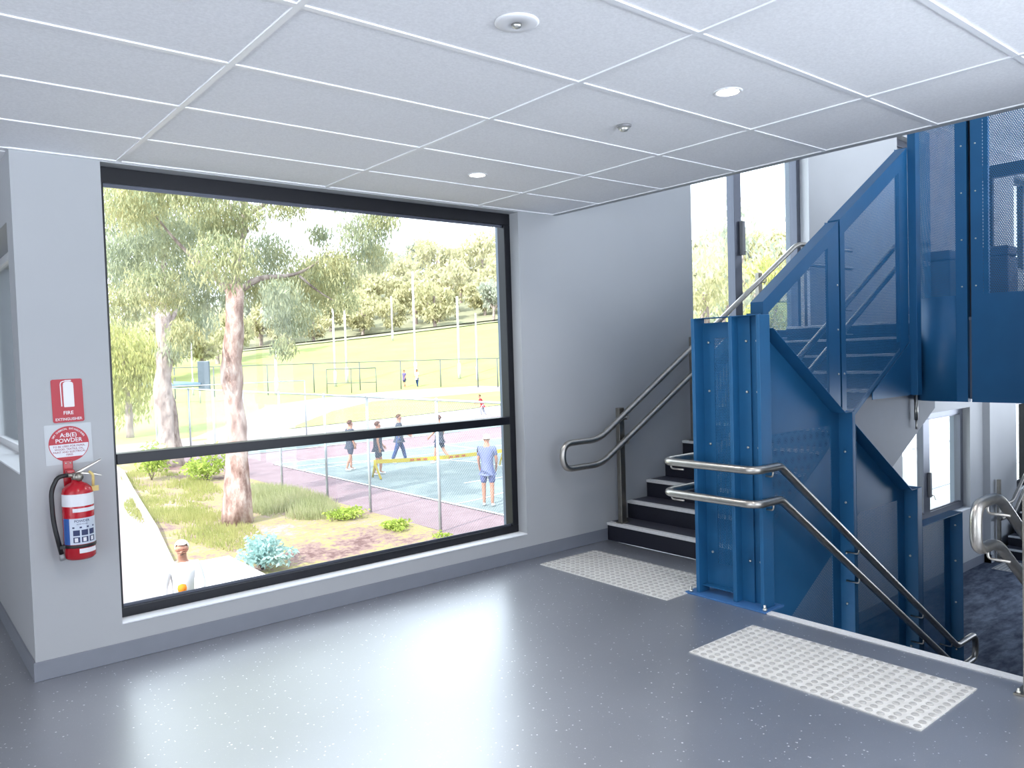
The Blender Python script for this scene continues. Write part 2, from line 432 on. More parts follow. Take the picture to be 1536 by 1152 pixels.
# skirtings
mb = MB(); mb.box(.572, 4.73, W-.008, W, 0, .1); bevel(struct('baseboard_back', mb, M['skirt']), .003)
mb = MB(); mb.box(.566, .575, W-.008, 8.2, 0, .1); struct('baseboard_left', mb, M['skirt'])
mb = MB(); mb.box(6.4, 12.85, W-.01, W, LO, LO+.13); mb.box(12.85, 12.86, W-.11, W, LO, LO+.13); struct('baseboard_lower', mb, M['skirt'])
mb = MB(); mb.box(12.85, 13.1, W-.1, W-.0, LO, 1.07); struct('wall_lower_pier', mb, M['wall'])
mb = MB(); mb.box(4.03, 4.085, 1.1, 2.67, -.012, .006); mb.box(4.075, 4.085, 1.1, 2.67, -.05, -.012); 
o = solo('landing_nosing', mb, M['nosing'], 'pale aluminium nosing strip along the edge of the landing above the descending stair', 'nosing')

# ------------------------------------------------------------------ windows
def window(n, x0, x1, z0, z1, bars_v=(), bars_h=(), fy=4.655, fd=.085, fw=.045, top=None, left=None, mat='frame', glass=True):
    top = top or fw; left = left or fw
    m = MB(); m.box(x0, x1, fy, fy+fd, z0, z0+fw); m.box(x0, x1, fy, fy+fd, z1-top, z1)
    m.box(x0, x0+left, fy, fy+fd, z0+fw, z1-top); m.box(x1-fw*1.1, x1, fy, fy+fd, z0+fw, z1-top)
    w = struct(f'window_{n}', m, M[mat]); bevel(w, .003)
    k = MB()
    for a, b in bars_v: k.box(a, b, fy-.004, fy+fd, z0+fw, z1-top)
    for a, b in bars_h: k.box(x0+left, x1-fw*1.1, fy-.004, fy+fd, a, b)
    if k.v: bevel(put('transom' if bars_h else 'mullion', k, M[mat], w), .003)
    b = MB(); b.box(x0+left, x1-fw, fy+fd*.35-.006, fy+fd*.35, z0+fw, z0+fw+.016); b.box(x0+left, x1-fw, fy+fd*.35-.006, fy+fd*.35, z1-top-.02, z1-top)
    put('glazing_bead', b, M['frame_grey'], w)
    if glass:
        q = MB(); q.box(x0+left*.8, x1-fw*.8, fy+fd*.5, fy+fd*.5+.006, z0+fw*.8, z1-top*.8); put('window_pane', q, M['glass'], w)
    return w
window(1, .985, 3.845, .203, 2.659, bars_h=[(1.045, 1.103)], fw=.052, top=.085, left=.03)
m = MB(); m.box(.983, 3.847, W-.004, 4.655, .195, .2035); bevel(struct('trim_3', m, M['reveal']), .002)
w2 = window(2, 5.957, 8.018, 1.677, 4.198, bars_v=[(6.77, 6.89)], fw=.07, mat='frame_grey')
m = MB(); m.box(5.955, 8.02, W-.004, 4.655, 1.667, 1.678); m.box(8.012, 8.02, W-.002, 4.655, 1.678, 4.2); struct('trim_4', m, M['reveal'])
for n, (a, b, c, d) in ((3, (10.2, 12.38, -.86, .62)), (4, (10.15, 10.98, 1.95, 4.22)), (5, (14.25, 16.1, -.86, .62)), (6, (14.2, 16.1, 2.66, 4.22))):
    window(n, a+.002, b-.002, c+.002, d-.002, bars_v=[((a+b)/2-.25, (a+b)/2-.05)] if b-a > 1 else [], fw=.09, mat='frame' if n > 4 else 'frame_grey')
    m = MB(); m.box(a, b, W-.01, 4.655, c-.006, c+.004); struct(f'trim_{n+2}', m, M['reveal'])
# alcove window in the left wall
m = MB()
m.box(.72, .76, 4.80, 7.0, ZB, ZB+.05); m.box(.72, .76, 4.80, 7.0, ZT-.05, ZT); m.box(.72, .76, 6.95, 7.0, ZB, ZT); m.box(.72, .76, 5.85, 5.9, ZB, ZT); m.box(.72, .76, 4.757, 4.80, ZB, ZT)
w7 = struct('window_7', m, M['white_plastic']); m = MB(); m.box(.737, .743, 4.85, 6.97, ZB+.03, ZT-.03); put('window_pane', m, M['glass'], w7)
m = MB(); m.box(.574, .72, 4.76, 7.0, ZB-.006, ZB+.003); struct('trim_9', m, M['reveal'])
def plain_window(n, box, ax):
    x0, x1, y0, y1, z0, z1 = box; m = MB(); t = .06
    if ax == 'x':
        m.box(x0, x1, y0, y1, z0, z0+t); m.box(x0, x1, y0, y1, z1-t, z1)
        for k in range(4):
            y = y0+(y1-y0-t)*k/3; m.box(x0, x1, y, y+t, z0+t, z1-t)
    else:
        m.box(x0, x1, y0, y1, z0, z0+t); m.box(x0, x1, y0, y1, z1-t, z1)
        for k in range(4):
            x = x0+(x1-x0-t)*k/3; m.box(x, x+t, y0, y1, z0+t, z1-t)
    struct(f'window_{n}', m, M['frame'])
plain_window(8, (-5.12, -5.06, -3.2, 2.6, .15, 2.6), 'x'); plain_window(9, (-1.0, 3.9, -4.14, -4.08, .15, 2.6), 'y')  # unseen windows behind the camera, added as extra daylight for the room
plain_window(15, (4.1, 4.16, -3.6, .2, .15, 2.6), 'x'); plain_window(13, (4.5, 12.5, .76, .82, 2.5, 4.4), 'y'); plain_window(14, (9.5, 15.5, .76, .82, -.7, .8), 'y'); plain_window(11, (16.56, 16.62, 1.2, 4.2, 2.5, 4.3), 'x'); plain_window(12, (16.56, 16.62, 1.2, 4.2, -.86, .7), 'x')  # right-wall and stair-side windows are unseen, added to brighten stair wall and hall
# chain winders on the stair windows
def winder(label, x, y, z):
    t = thing('window_winder', label, 'window winder', (x, y, z))
    m = MB(); m.box(x-.022, x+.022, y-.045, y, z, z+.34); wh_ = bevel(put('winder_housing', m, M['grey_plastic'], t), .006)
    m = MB(); m.tube([(x, y-.045, z+.03), (x, y-.075, z+.03), (x+.03, y-.08, z-.03), (x+.05, y-.09, z-.035)], .006, 8); put('crank_handle', m, M['zinc'], wh_)
winder('small grey winder with crank on the mullion of the tall stair window', 6.87, 4.65, 2.52)
winder('small grey winder with crank on the mullion of the lower window', 11.18, 4.65, -.55)
# glazed partition on the upper level
t = thing('glazed_partition', 'dark framed glazed partition on the upper level behind the perforated guard', 'partition', (12.0, 2.6, UP))
m = MB()
m.box(11.97, 12.03, .9, 4.5, 3.8, 3.97); 
for y in (4.1, 3.05, 2.0, .95): m.box(11.97, 12.03, y, y+.09, UP, 3.8)
m.box(11.97, 12.03, .9, 4.5, UP, UP+.12); put('partition_frame', m, M['dark'], t)
m = MB(); m.box(11.997, 12.003, .95, 4.19, UP+.12, 3.8); put('glass_panel', m, M['glass'], t)
m = MB(); m.box(11.93, 11.97, 3.1, 3.5, 2.85, 2.93); put('push_bar', m, M['dark'], t)
def bin_(x, y, z, w, h, label):
    t = thing('waste_bin', label, 'bin', (x, y, z))
    m = MB(); m.box(x-w/2, x+w/2, y-w/2, y+w/2, z, z+h*.86); bevel(put('bin_body', m, M['box_dark'], t), .015)
    m = MB(); m.box(x-w/2-.01, x+w/2-.03, y-w/2-.005, y+w/2+.01, z+h*.86, z+h); bevel(put('bin_lid', m, M['box_dark'], t), .02)
bin_(8.95, 3.56, UP, .26, .76, 'dark bin on the upper landing behind the curved perforated corner')
bin_(8.95, 3.02, UP, .28, .74, 'dark bin on the upper landing behind the flat perforated guard panel')

# ------------------------------------------------------------------ stairs
def stair_up(name, label, cat, x0, z0, n, rise, going, y0, y1, side=.83, ylab=None):
    t = thing(name, label, cat, (x0, (y0+y1)/2, z0))
    pr = []
    for i in range(n):
        pr += [(x0+going*i, z0+rise*i), (x0+going*i, z0+rise*(i+1)-.003)]
    top = (x0+going*(n-1)+.24, z0+rise*n-.003)
    pr.append(top); pr.append((top[0], z0+rise*n-side)); 
    xs = x0+(side-rise)*going/rise*1.0
    pr.append((min(xs, top[0]-.2)+.05, z0))
    m = MB(); m.prism(pr, 'y', y0+.012, y1); put('stair_body', m, M['riser'], t)
    # painted steel stringer closing the open side
    sl = rise/going
    m = MB(); k = rise+.01
    m.prism([(x0-.005, z0), (x0-.005, z0+k), (top[0], z0+k+sl*(top[0]-x0)-.15*0), (top[0], z0+rise*n-side), (min(xs, top[0]-.2)+.05, z0)], 'y', y0-.004, y0+.011); put('stringer', m, M['stair_side'], t)
    for i in range(n):
        m = MB(); m.box(x0+going*i+.045, x0+going*(i+1)-.001 if i < n-1 else top[0], y0+.013, y1, z0+rise*(i+1)-.004, z0+rise*(i+1)); td = put('tread', m, M['tread'], t)
        m = MB(); m.box(x0+going*i-.012, x0+going*i+.045, y0+.013, y1-.001, z0+rise*(i+1)-.022, z0+rise*(i+1)+.002); bevel(put('nosing_strip', m, M['nosing'], td), .003)
    return t
N12 = 12
stair_up('staircase', 'black vinyl staircase with pale nosings climbing along the white wall', 'staircase', 4.736, 0, 12, .149, .2545, 3.17, W-.001)
stair_up('staircase', 'distant black staircase rising from the lower carpeted level beyond the right handrail', 'staircase', 13.3, LO, 12, .149, .2545, 3.3, W-.101)
# descending flight (treads hidden below the landing edge)
t = thing('staircase', 'descending staircase behind the landing nosing, running down beside the blue guard', 'staircase', (4.09, 1.95, LO))
pr = []; gi, ri = .26, .176
x = 4.09; z = -.03
pr = [(4.052, -.32), (4.052, -.055), (4.09, -.055)]
for i in range(1, 10):
    pr += [(4.09+gi*(i-1), -ri*i), (4.09+gi*i, -ri*i)]
pr += [(4.09+gi*9, LO), (4.09+gi*9-.5, LO)]
m = MB(); m.prism(pr, 'y', 1.0, 2.66); put('stair_body', m, M['riser'], t)
for i in range(1, 10):
    m = MB(); m.box(4.09+gi*i-.055, 4.09+gi*i+.012, 1.0, 2.659, -ri*i-.02, -ri*i+.003); put('nosing_strip', m, M['nosing'], t)

# ------------------------------------------------------------------ tactile pads
def pad(name, label, x0, x1, y0, y1, z, joint=None, lowres=False):
    t = thing('tactile_pad', label, 'tactile pad', ((x0+x1)/2, (y0+y1)/2, z))
    m = MB(); ys = [y0] + (joint or []) + [y1]
    for a, b in zip(ys, ys[1:]): m.box(x0, x1, a+.0012, b-.0012, z, z+.005)
    put('pad_base', m, M['pad'], t)
    d = MB(); n = 8 if lowres else 10
    nx = round((x1-x0)/.05); ny = round((y1-y0)/.05); px, py = (x1-x0)/nx, (y1-y0)/ny
    for i in range(nx):
        for j in range(ny):
            d.lathe([(.0165, z+.005), (.0150, z+.0082), (.0105, z+.0098), (0, z+.0098)], (x0+px*(i+.5), y0+py*(j+.5), 0), n)
    s = put('studs', d, M['dot'], t); s['kind'] = 'stuff'
    return t
pad('p', 'long pale tactile pad set in the floor before the descending stair', 3.228, 3.805, 1.380, 2.546, 0.0, [1.78])
pad('p', 'pale tactile pad at the foot of the rising stair, partly behind the blue column', 3.815, 4.4, 3.17, 4.383, 0.0, [3.6])
pad('p', 'small far tactile pad on the carpet of the lower level', 12.55, 13.15, 3.3, 4.35, LO, None, True)

# ------------------------------------------------------------------ handrails
def arm(m, x, y, z, dy, dz=-.055):
    m.tube(rounded([(x, y, z-.02), (x, y, z+dz), (x, y+dy, z+dz)], .02, 4), .006, 8)
def rail_thing(label, paths, arms, origin, r=.0245, posts=(), group=None):
    t = thing('handrail', label, 'handrail', origin, group)
    for p in paths:
        m = MB(); m.tube(p, r, 18); put('rail_tube', m, M['steel'], t)
    for a in arms:
        m = MB(); arm(m, *a); put('rail_bracket', m, M['steel'], t)
    for (x, y, z0, z1) in posts:
        m = MB(); m.box(x-.03, x+.03, y-.022, y+.022, z0, z1); m.box(x-.045, x+.045, y-.035, y+.035, z0, z0+.008); bevel(put('rail_post', m, M['steel_dull'], t), .004)
    return t
s1 = .5855
def up_rail(y, xe, ze, x0=4.475, zt=.884, zb=.684, loop=4.049):
    zc = (zt+zb)/2; xl = loop+.03
    e = x0+(ze-zt)/s1
    return [rounded([(xe, y, ze), (e, y, ze), (x0, y, zt), (xl, y, zt), (xl, y, zb), (x0+.02, y, zb), (e+.12, y, ze-.2), (xe, y, ze-.2)], .1, 8)]
wy = 4.38
paths = up_rail(wy, 8.6, 2.64)
posts = []; arms = []
for x in (4.80, 5.79, 6.86, 7.7):
    k = int((x-4.736)/.2545); zs = .149*(k+1) if x < 7.5 else UP
    zr = min(2.64, .884+s1*(x-4.475))
    posts.append((x, 4.445, zs, zr+.04 if x < 7.5 else zr-.1)); arms += [(x+.03, wy, zr, .05), (x+.03, wy, zr-.2, .05)]
rail_thing('looped double stainless handrail on posts along the white wall of the rising stair', paths, arms, (4.8, 4.45, .149), posts=posts)
# continuous rails wrapping the blue column: rising flight, around, descending flight
sd = -.69
def wrap(z, zb):
    yu, yd, xf = 3.265, 2.585, 3.925
    return rounded([(7.9, yu, z+s1*(7.35-4.5)), (7.35, yu, z+s1*(7.35-4.5)), (4.5, yu, z), (xf, yu, z), (xf, yd, z), (4.175, yd, z), (6.72, yd, zb)], .085, 7)
zl = .865+sd*(6.72-4.175)
p1 = wrap(.865, zl); p2 = wrap(.665, zl-.2)
lo_end = [Vector(p) for p in rounded([(4.175, 2.585, .865), (6.72, 2.585, zl), (7.10, 2.585, zl), (7.10, 2.585, zl-.2), (6.85, 2.585, zl-.2), (6.72, 2.585, zl-.2), (4.175, 2.585, .665)], .075, 8)]
full = rounded([(7.9, 3.265, .865+s1*2.85), (7.35, 3.265, .865+s1*2.85), (4.5, 3.265, .865), (3.925, 3.265, .865), (3.925, 2.585, .865), (4.175, 2.585, .865),
    (6.72, 2.585, zl), (7.10, 2.585, zl), (7.10, 2.585, zl-.2), (6.74, 2.585, zl-.2), (4.175, 2.585, .665), (3.925, 2.585, .665), (3.925, 3.265, .665), (4.5, 3.265, .665), (7.35, 3.265, .665+s1*2.85), (7.9, 3.265, .665+s1*2.85)], .085, 8, {5: .03, 10: .03, 6: .04, 9: .04})
arms = []
for z in (.865, .665): arms += [(4.10, 2.585, z, .085), (4.0, 3.265, z, -.1)]
for x in (5.12, 6.1, 6.62):
    for dz in (0, -.2): arms.append((x, 2.585, .865+sd*(x-4.175)+dz, .09))
for x in (5.2, 6.3):
    for dz in (0, -.2): arms.append((x, 3.265, .865+s1*(x-4.5)+dz, -.06))
rail_thing('double stainless handrail wrapping round the blue column and running down the descending stair', [full], arms, (3.93, 2.9, .66))
ry_ = 1.33
rp = rounded([(5.6, ry_, .855-.68*1.7), (3.93, ry_, .868), (3.665, ry_, .868), (3.665, ry_, .665), (3.90, ry_, .665), (5.6, ry_, .655-.68*1.7)], .085, 9)
rail_thing('short looped stainless handrail end beside the steel post at the right edge', [rp], [(3.80, ry_, .868, -.09), (3.80, ry_, .665, -.09)], (3.8, 1.33, .66))
# far rail at the lower level second flight
o = rail_thing('distant looped handrail at the far staircase on the lower level', [rounded([(14.2, 4.33, LO+1.4), (13.35, 4.33, LO+.88), (12.85, 4.33, LO+.88), (12.85, 4.33, LO+.68), (13.4, 4.33, LO+.68), (14.2, 4.33, LO+1.2)], .09, 6)],
    [(13.35, 4.33, LO+.88, .05), (13.35, 4.33, LO+.68, .05)], (13.2, 4.4, LO), posts=[(13.02, 4.4, LO, LO+1.25)])
# steel post at the right edge
t = thing('steel_post', 'brushed steel post with bolted foot at the right edge beside the landing nosing', 'post', (3.93, 1.16, 0))
m = MB(); m.prism([(1.125, 0.008), (1.225, .008), (1.225, .88), (1.125, 1.12)], 'x', 3.89, 3.95); bevel(put('post_tube', m, M['steel_dull'], t), .003)
m = MB(); m.box(3.86, 3.98, 1.08, 1.255, 0, .009); fp_ = bevel(put('foot_plate', m, M['steel_dull'], t), .002)
for y in (1.238,):
    m = MB(); m.lathe([(.009, .009), (.009, .018), (.005, .018), (.005, .03), (0, .03)], (3.875, y, 0), 10); put('anchor_bolt', m, M['zinc'], fp_)

# ------------------------------------------------------------------ blue column
t = thing('steel_column', 'blue perforated steel column with bolted base plate between the two stair flights', 'column', (4.1, 2.9, 0))
H = 1.775
m = MB(); m.box(4.02, 4.22, 2.60, 3.19, 0, .012); bp_ = bevel(put('base_plate', m, M['blue_plate'], t), .002)
for a, b in ((3.105, 3.13), (2.825, 2.85), (2.632, 2.657)):
    m = MB(); m.box(4.06, 4.17, a, b, .012, H); bevel(put('flange', m, M['blue'], t), .003)
m = MB(); m.box(4.15, 4.156, 3.02, 3.105, .06, H-.03); m.box(4.15, 4.156, 2.85, 2.865, .06, H-.03); m.box(4.15, 4.156, 2.865, 3.02, .06, .2); m.box(4.15, 4.156, 2.865, 3.02, H-.13, H-.03)
m.box(4.09, 4.15, 2.85, 3.105, .055, .06); m.box(4.06, 4.17, 2.657, 3.105, H-.004, H); put('back_plate', m, M['blue'], t)
m = MB(); m.add([(4.153, 2.865, .2), (4.153, 3.02, .2), (4.153, 3.02, H-.13), (4.153, 2.865, H-.13)], [(0,1,2,3)]); put('perforated_sheet', m, M['perf'], t, uvax=(1, 2))
m = MB(); m.box(4.14, 4.15, 2.657, 2.74, .012, H-.005); m.box(4.125, 4.14, 2.74, 2.825, .012, H-.005); put('corner_plate', m, M['blue'], t)
for z in (.27, .62, .97, 1.31, 1.62):
    for y, x in ((2.765, 4.125), (2.70, 4.14), (3.06, 4.15)):
        m = MB(); m.lathe([(.008, x), (.008, x-.007), (.005, x-.01), (0, x-.01)], (0, y, z), 10, ax='x')
        # lathe along x
        put('bolt', m, M['zinc'], t)
for y in (3.16, 2.62):
    m = MB(); m.lathe([(.013, .012), (.013, .024), (.008, .024), (.008, .045), (0, .045)], (4.045, y, 0), 10); put('anchor_bolt', m, M['zinc'], bp_)

# ------------------------------------------------------------------ blue guard trays
def clip_poly(poly, f):
    out = []
    for i in range(len(poly)):
        a, b = poly[i], poly[(i+1) % len(poly)]; fa, fb = f(a), f(b)
        if fa >= 0: out.append(a)
        if fa*fb < 0:
            k = fa/(fa-fb); out.append((a[0]+(b[0]-a[0])*k, a[1]+(b[1]-a[1])*k))
    return out
def inset(poly, mg):
    # convex polygon, per-edge inset
    cx = sum(p[0] for p in poly)/len(poly); cz = sum(p[1] for p in poly)/len(poly); out = list(poly)
    for i in range(len(poly)):
        a, b = poly[i], poly[(i+1) % len(poly)]
        nx, nz = -(b[1]-a[1]), b[0]-a[0]; L = math.hypot(nx, nz); nx, nz = nx/L, nz/L
        if (cx-a[0])*nx+(cz-a[1])*nz < 0: nx, nz = -nx, -nz
        g_ = mg[i]
        out = clip_poly(out, lambda p: (p[0]-a[0])*nx+(p[1]-a[1])*nz-g_)
    return out
def tray(label, poly, y, depth, mg, flanges, bolts=(), tin=.004, name='stair_guard', group=None):
    """poly in x,z (convex); sheet at y; flanges go to y+depth on the listed edges"""
    cx = sum(p[0] for p in poly)/len(poly)
    t = thing(name, label, 'stair guard', (cx, y, min(p[1] for p in poly)), group)
    inner = inset(poly, mg)
    # border ring as quads via bmesh triangulated hole: use strips between outer edge and inner offset
    bm = bmesh.new()
    vo = [bm.verts.new((p[0], y, p[1])) for p in poly]; vi = [bm.verts.new((p[0], y, p[1])) for p in inner]
    eo = [bm.edges.new((vo[i], vo[(i+1) % len(vo)])) for i in range(len(vo))]; ei = [bm.edges.new((vi[i], vi[(i+1) % len(vi)])) for i in range(len(vi))]
    bmesh.ops.triangle_fill(bm, use_beauty=True, edges=eo+ei, normal=(0, -1, 0))
    def inside(p):
        s = 0
        for i in range(len(inner)):
            a, b = inner[i], inner[(i+1) % len(inner)]; c = (b[0]-a[0])*(p.z-a[1])-(b[1]-a[1])*(p.x-a[0])
            if s == 0: s = 1 if c > 0 else -1
            elif c*s < 0: return False
        return True
    kill = [f for f in bm.faces if inside(f.calc_center_median())]
    bmesh.ops.delete(bm, geom=kill, context='FACES_ONLY')
    ring = MB(); bm.verts.index_update(); ring.add([v.co for v in bm.verts], [tuple(v.index for v in f.verts) for f in bm.faces]); bm.free()
    o = put('sheet_margin', ring, M['blue'], t); sm = o.modifiers.new('s', 'SOLIDIFY'); sm.thickness = .003; sm.offset = 0
    m = MB(); m.add([(p[0], y, p[1]) for p in inner], [tuple(range(len(inner)))]); put('perforated_sheet', m, M['perf'], t, uvax=(0, 2))
    for i in flanges:
        a, b = poly[i], poly[(i+1) % len(poly)]
        nx, nz = -(b[1]-a[1]), b[0]-a[0]; L = math.hypot(nx, nz); nx, nz = nx/L, nz/L
        cz = sum(p[1] for p in poly)/len(poly)
        if (cx-a[0])*nx+(cz-a[1])*nz < 0: nx, nz = -nx, -nz
        m = MB(); y0, y1 = sorted((y, y+depth))
        m.prism([a, b, (b[0]+nx*tin, b[1]+nz*tin), (a[0]+nx*tin, a[1]+nz*tin)], 'y', y0, y1)
        # return lip
        lp = .022; yy = y+depth
        m.prism([a, b, (b[0]+nx*lp, b[1]+nz*lp), (a[0]+nx*lp, a[1]+nz*lp)], 'y', yy-.003, yy) if depth > 0 else None
        put('flange', m, M['blue'], t)
    for (bx, by, bz, ax) in bolts:
        m = MB(); h = {'x': bx, 'y': by}[ax]
        if ax == 'x': m.lathe([(.008, bx), (.008, bx-.006), (.004, bx-.009), (0, bx-.009)], (0, by, bz), 9, ax='x')
        else: m.lathe([(.008, by), (.008, by-.006), (.004, by-.009), (0, by-.009)], (bx, 0, bz), 9, ax='y')
        put('bolt', m, M['zinc'], t)
    return t
def gt(x): return 1.705-.667*(x-4.172)       # top line of descending guard
GY = 2.72; GD = -.10
def gl(x): return -.176/.26*(x-4.09)-.32
# edges: 0 bottom,1 right,2 top(slope),3 left
def gpoly(xa, xb, flat=0.):
    return [(xa, gl(xa)), (xb, gl(xb)), (xb, gt(xb-flat)), (xb-flat, gt(xb-flat)), (xa, gt(xa))] if flat else [(xa, gl(xa)), (xb, gl(xb)), (xb, gt(xb)), (xa, gt(xa))]
b1 = [(5.12, GY-.05, z, 'x') for z in (-.2, .15, .5, .85)]
tray('first blue tray-shaped guard panel of the descending stair, right of the column', gpoly(4.19, 5.13, .09), GY, GD, (.06, .11, .09, .085, .03), (1, 2, 3), b1)
b2 = [(6.09, GY-.05, z, 'x') for z in (-.75, -.4, -.05, .25)]
tray('second blue tray-shaped guard panel, lower down the descending stair', gpoly(5.17, 6.11, .09), GY, GD, (.06, .12, .09, .085, .03), (1, 2, 3, 4), b2)
b3 = [(6.93, GY-.05, z, 'x') for z in (-1.0, -.6, -.25, .05)]
tray('last low blue guard panel with level top at the foot of the descending stair', [(6.19, LO+.02), (6.95, LO+.02), (6.95, .165), (6.19, .165)], GY, GD, (.1, .12, .05, .05), (1, 2, 3), b3)
# solid stiffeners (square tubes) between trays
def post_tube(label, x0, x1, y0, y1, z0, z1, nb=4):
    m = MB(); m.box(x0, x1, y0, y1, z0, z1); bevel(solo('stair_post', m, M['blue'], label, 'post'), .003)
post_tube('blue steel post between the first and second descending guard panels', 5.133, 5.167, 2.62, 2.73, gl(5.15)-.2, gt(5.04)+.0)
post_tube('blue steel post between the second and last descending guard panels', 6.113, 6.187, 2.62, 2.73, LO+.01, gt(6.02))
# rising guard trays, open to the stair side
UY = 3.13
def ut(x): return 1.90+.6145*(x-4.873)
def sl(x): return .149+.5855*(x-4.736)+.02
tray('small blue guard panel of the rising stair just behind the column', [(4.2, .05), (4.845, .2), (4.845, ut(4.845)-.06), (4.2, ut(4.2)-.06)], UY, .1, (.05, .05, .08, .05), (1, 2, 3))
tray('blue perforated guard panel of the rising stair left of the tall dark joint', [(4.875, .2), (5.94, sl(5.94)), (5.94, ut(5.94)), (4.875, ut(4.875))], UY, .1, (.02, .17, .10, .07), (1, 2, 3),
     [(5.91, UY, z, 'y') for z in (1.0, 1.35, 1.7, 2.05)])
tray('upper blue perforated guard panel of the rising stair, right of the tall dark joint', [(5.965, sl(5.965)), (7.16, sl(7.16)), (7.16, ut(7.16)), (5.965, ut(5.965))], UY, .1, (.004, .17, .12, .07), (1, 2, 3),
     [(6.0, UY, z, 'y') for z in (1.05, 1.35)])
m = MB(); m.prism([(4.74, .155), (5.93, sl(5.93)-.005), (5.93, sl(5.93)-.86), (4.9, sl(4.9)-.86), (4.74, -.5)], 'y', UY+.012, UY+.018)
solo('apron_plate', m, M['blue'], 'blue steel apron plate covering the stair side behind the first perforated guard', 'guard plate')
m = MB(); m.prism([(6.45, 1.115), (7.22, 1.115), (7.22, sl(7.22)-.003), (6.45, sl(6.45)-.003)], 'y', UY-.012, UY-.004)
solo('skirt_plate', m, M['blue'], 'solid blue skirt plate under the rising guard next to the curved corner', 'guard plate')
m = MB(); m.box(7.165, 7.25, 3.06, 3.13, 1.115, ut(7.2)+.15); bevel(solo('stair_post', m, M['blue'], 'blue steel post at the top of the rising guard beside the curved corner', 'post'), .003)
m = MB(); m.tube([(7.29, 3.13, .88), (7.29, 3.13, 1.11)], .016, 12); m.tube([(7.29, 3.13, .80), (7.29, 3.13, .88)], .008, 10, )
solo('rail_stub', m, M['steel'], 'short bright steel rod hanging below the blue curved corner', 'rod')
# curved corner guard of the upper landing
ZG0, ZG1, ZP = 1.055, 3.56, 1.975
def ribbon(mbx, pts, z0, z1, uv=True):
    n = len(pts); L = [0]
    for i in range(1, n): L.append(L[-1]+math.dist(pts[i], pts[i-1]))
    vs = [(p[0], p[1], z0) for p in pts]+[(p[0], p[1], z1) for p in pts]
    mbx.add(vs, [(i, i+1, n+i+1, n+i) for i in range(n-1)], 0, True)
    mbx.uv = (mbx.uv or []) + [(l, z0) for l in L]+[(l, z1) for l in L]
cxr, cyr, R_ = 7.56, 2.965, .26
arc = [(cxr+R_*math.cos(a), cyr+R_*math.sin(a)) for a in [math.radians(75+105*k/16) for k in range(17)]]
arc = [(cxr+.3, cyr+R_*math.sin(math.radians(75))+.008)]+arc
flat_a = [(7.30, 2.965), (7.30, 2.79)]
t = thing('curved_guard', 'curved blue perforated guard at the corner of the upper landing', 'guard panel', (7.4, 2.9, 1.055))
m = MB(); ribbon(m, arc+[(7.30, 2.79)], ZP, ZG1); put('perforated_sheet', m, M['perf'], t)
m = MB(); ribbon(m, arc+[(7.30, 2.79)], ZG0, ZP); m.uv = None; o = put('solid_sheet', m, M['blue'], t); sm = o.modifiers.new('s', 'SOLIDIFY'); sm.thickness = .004
m = MB(); m.box(7.299, 7.303, 2.70, 2.79, ZG0, ZG1); m.box(7.303, 7.36, 2.70, 2.704, ZG0, ZG1); put('sheet_margin', m, M['blue'], t)
for z in (2.05, 2.45, 2.85, 3.25):
    m = MB(); m.lathe([(.007, 7.299), (.006, 7.293), (0, 7.293)], (0, 2.74, z), 9, ax='x'); put('bolt', m, M['zinc'], t)
t = thing('landing_guard', 'large flat blue guard panel of the upper landing at the right edge, perforated above', 'guard panel', (7.3, 1.8, 1.055))
m = MB(); m.box(7.299, 7.303, 2.575, 2.668, ZP, ZG1); m.box(7.299, 7.303, .87, 2.668, ZG0, ZP); m.box(7.303, 7.36, 2.664, 2.668, ZG0, ZG1); m.box(7.299, 7.303, .87, 2.575, ZG1-.08, ZG1); put('sheet_margin', m, M['blue'], t)
m = MB(); m.add([(7.301, .87, ZP), (7.301, 2.575, ZP), (7.301, 2.575, ZG1-.08), (7.301, .87, ZG1-.08)], [(0,1,2,3)]); put('perforated_sheet', m, M['perf_wide'], t, uvax=(1, 2))
m = MB(); m.box(7.304, 7.34, 2.535, 2.572, UP, ZG1); put('stiffener', m, M['blue'], t)
for z in (2.05, 2.45, 2.85, 3.25):
    m = MB(); m.lathe([(.007, 7.299), (.006, 7.293), (0, 7.293)], (0, 2.63, z), 9, ax='x'); put('bolt', m, M['zinc'], t)
m = MB(); m.box(7.36, 7.40, 2.655, 2.71, 1.10, ZG1); solo('gap_shade_strip', m, M['black'], 'narrow black strip standing in for the shade in the gap between the upper landing guard panels', 'strip')  # black strip added as the darkness inside the open gap

# ------------------------------------------------------------------ ceiling fittings
def downlight(x, y, label, group=None):
    t = thing('downlight', label, 'ceiling light', (x, y, CE+.006), group)
    m = MB(); m.lathe([(.062, CE+.006), (.062, CE+.003), (.056, CE+.001), (.048, CE+.003), (.046, CE+.0055)], (x, y, 0), 36); tr_ = put('trim_ring', m, M['white_plastic'], t)
    m = MB(); m.lathe([(.046, CE+.004), (.03, CE+.0025), (0, CE+.002)], (x, y, 0), 32); put('lens', m, M['lamp'], tr_)
    return t
DL = [(2.887, 2.003, 'glowing recessed downlight in the tile at the right of the ceiling'), (2.894, 3.796, 'glowing recessed downlight nearest the big window'), (.748, 2.40, 'glowing recessed downlight cut by the top edge of the photo')]
for x, y, l in DL: downlight(x, y, l)
LP = [(d[0], d[1]) for d in DL]+[(.75, -.2), (2.9, -.2), (-1.6, 2.4), (-1.6, -.2), (-3.6, 2.4), (-1.6, 5.8), (.75, -2.6), (2.9, -2.6)]
for x, y in LP[3:]: downlight(x, y, 'recessed downlight behind the viewer', 'downlights behind the viewer')
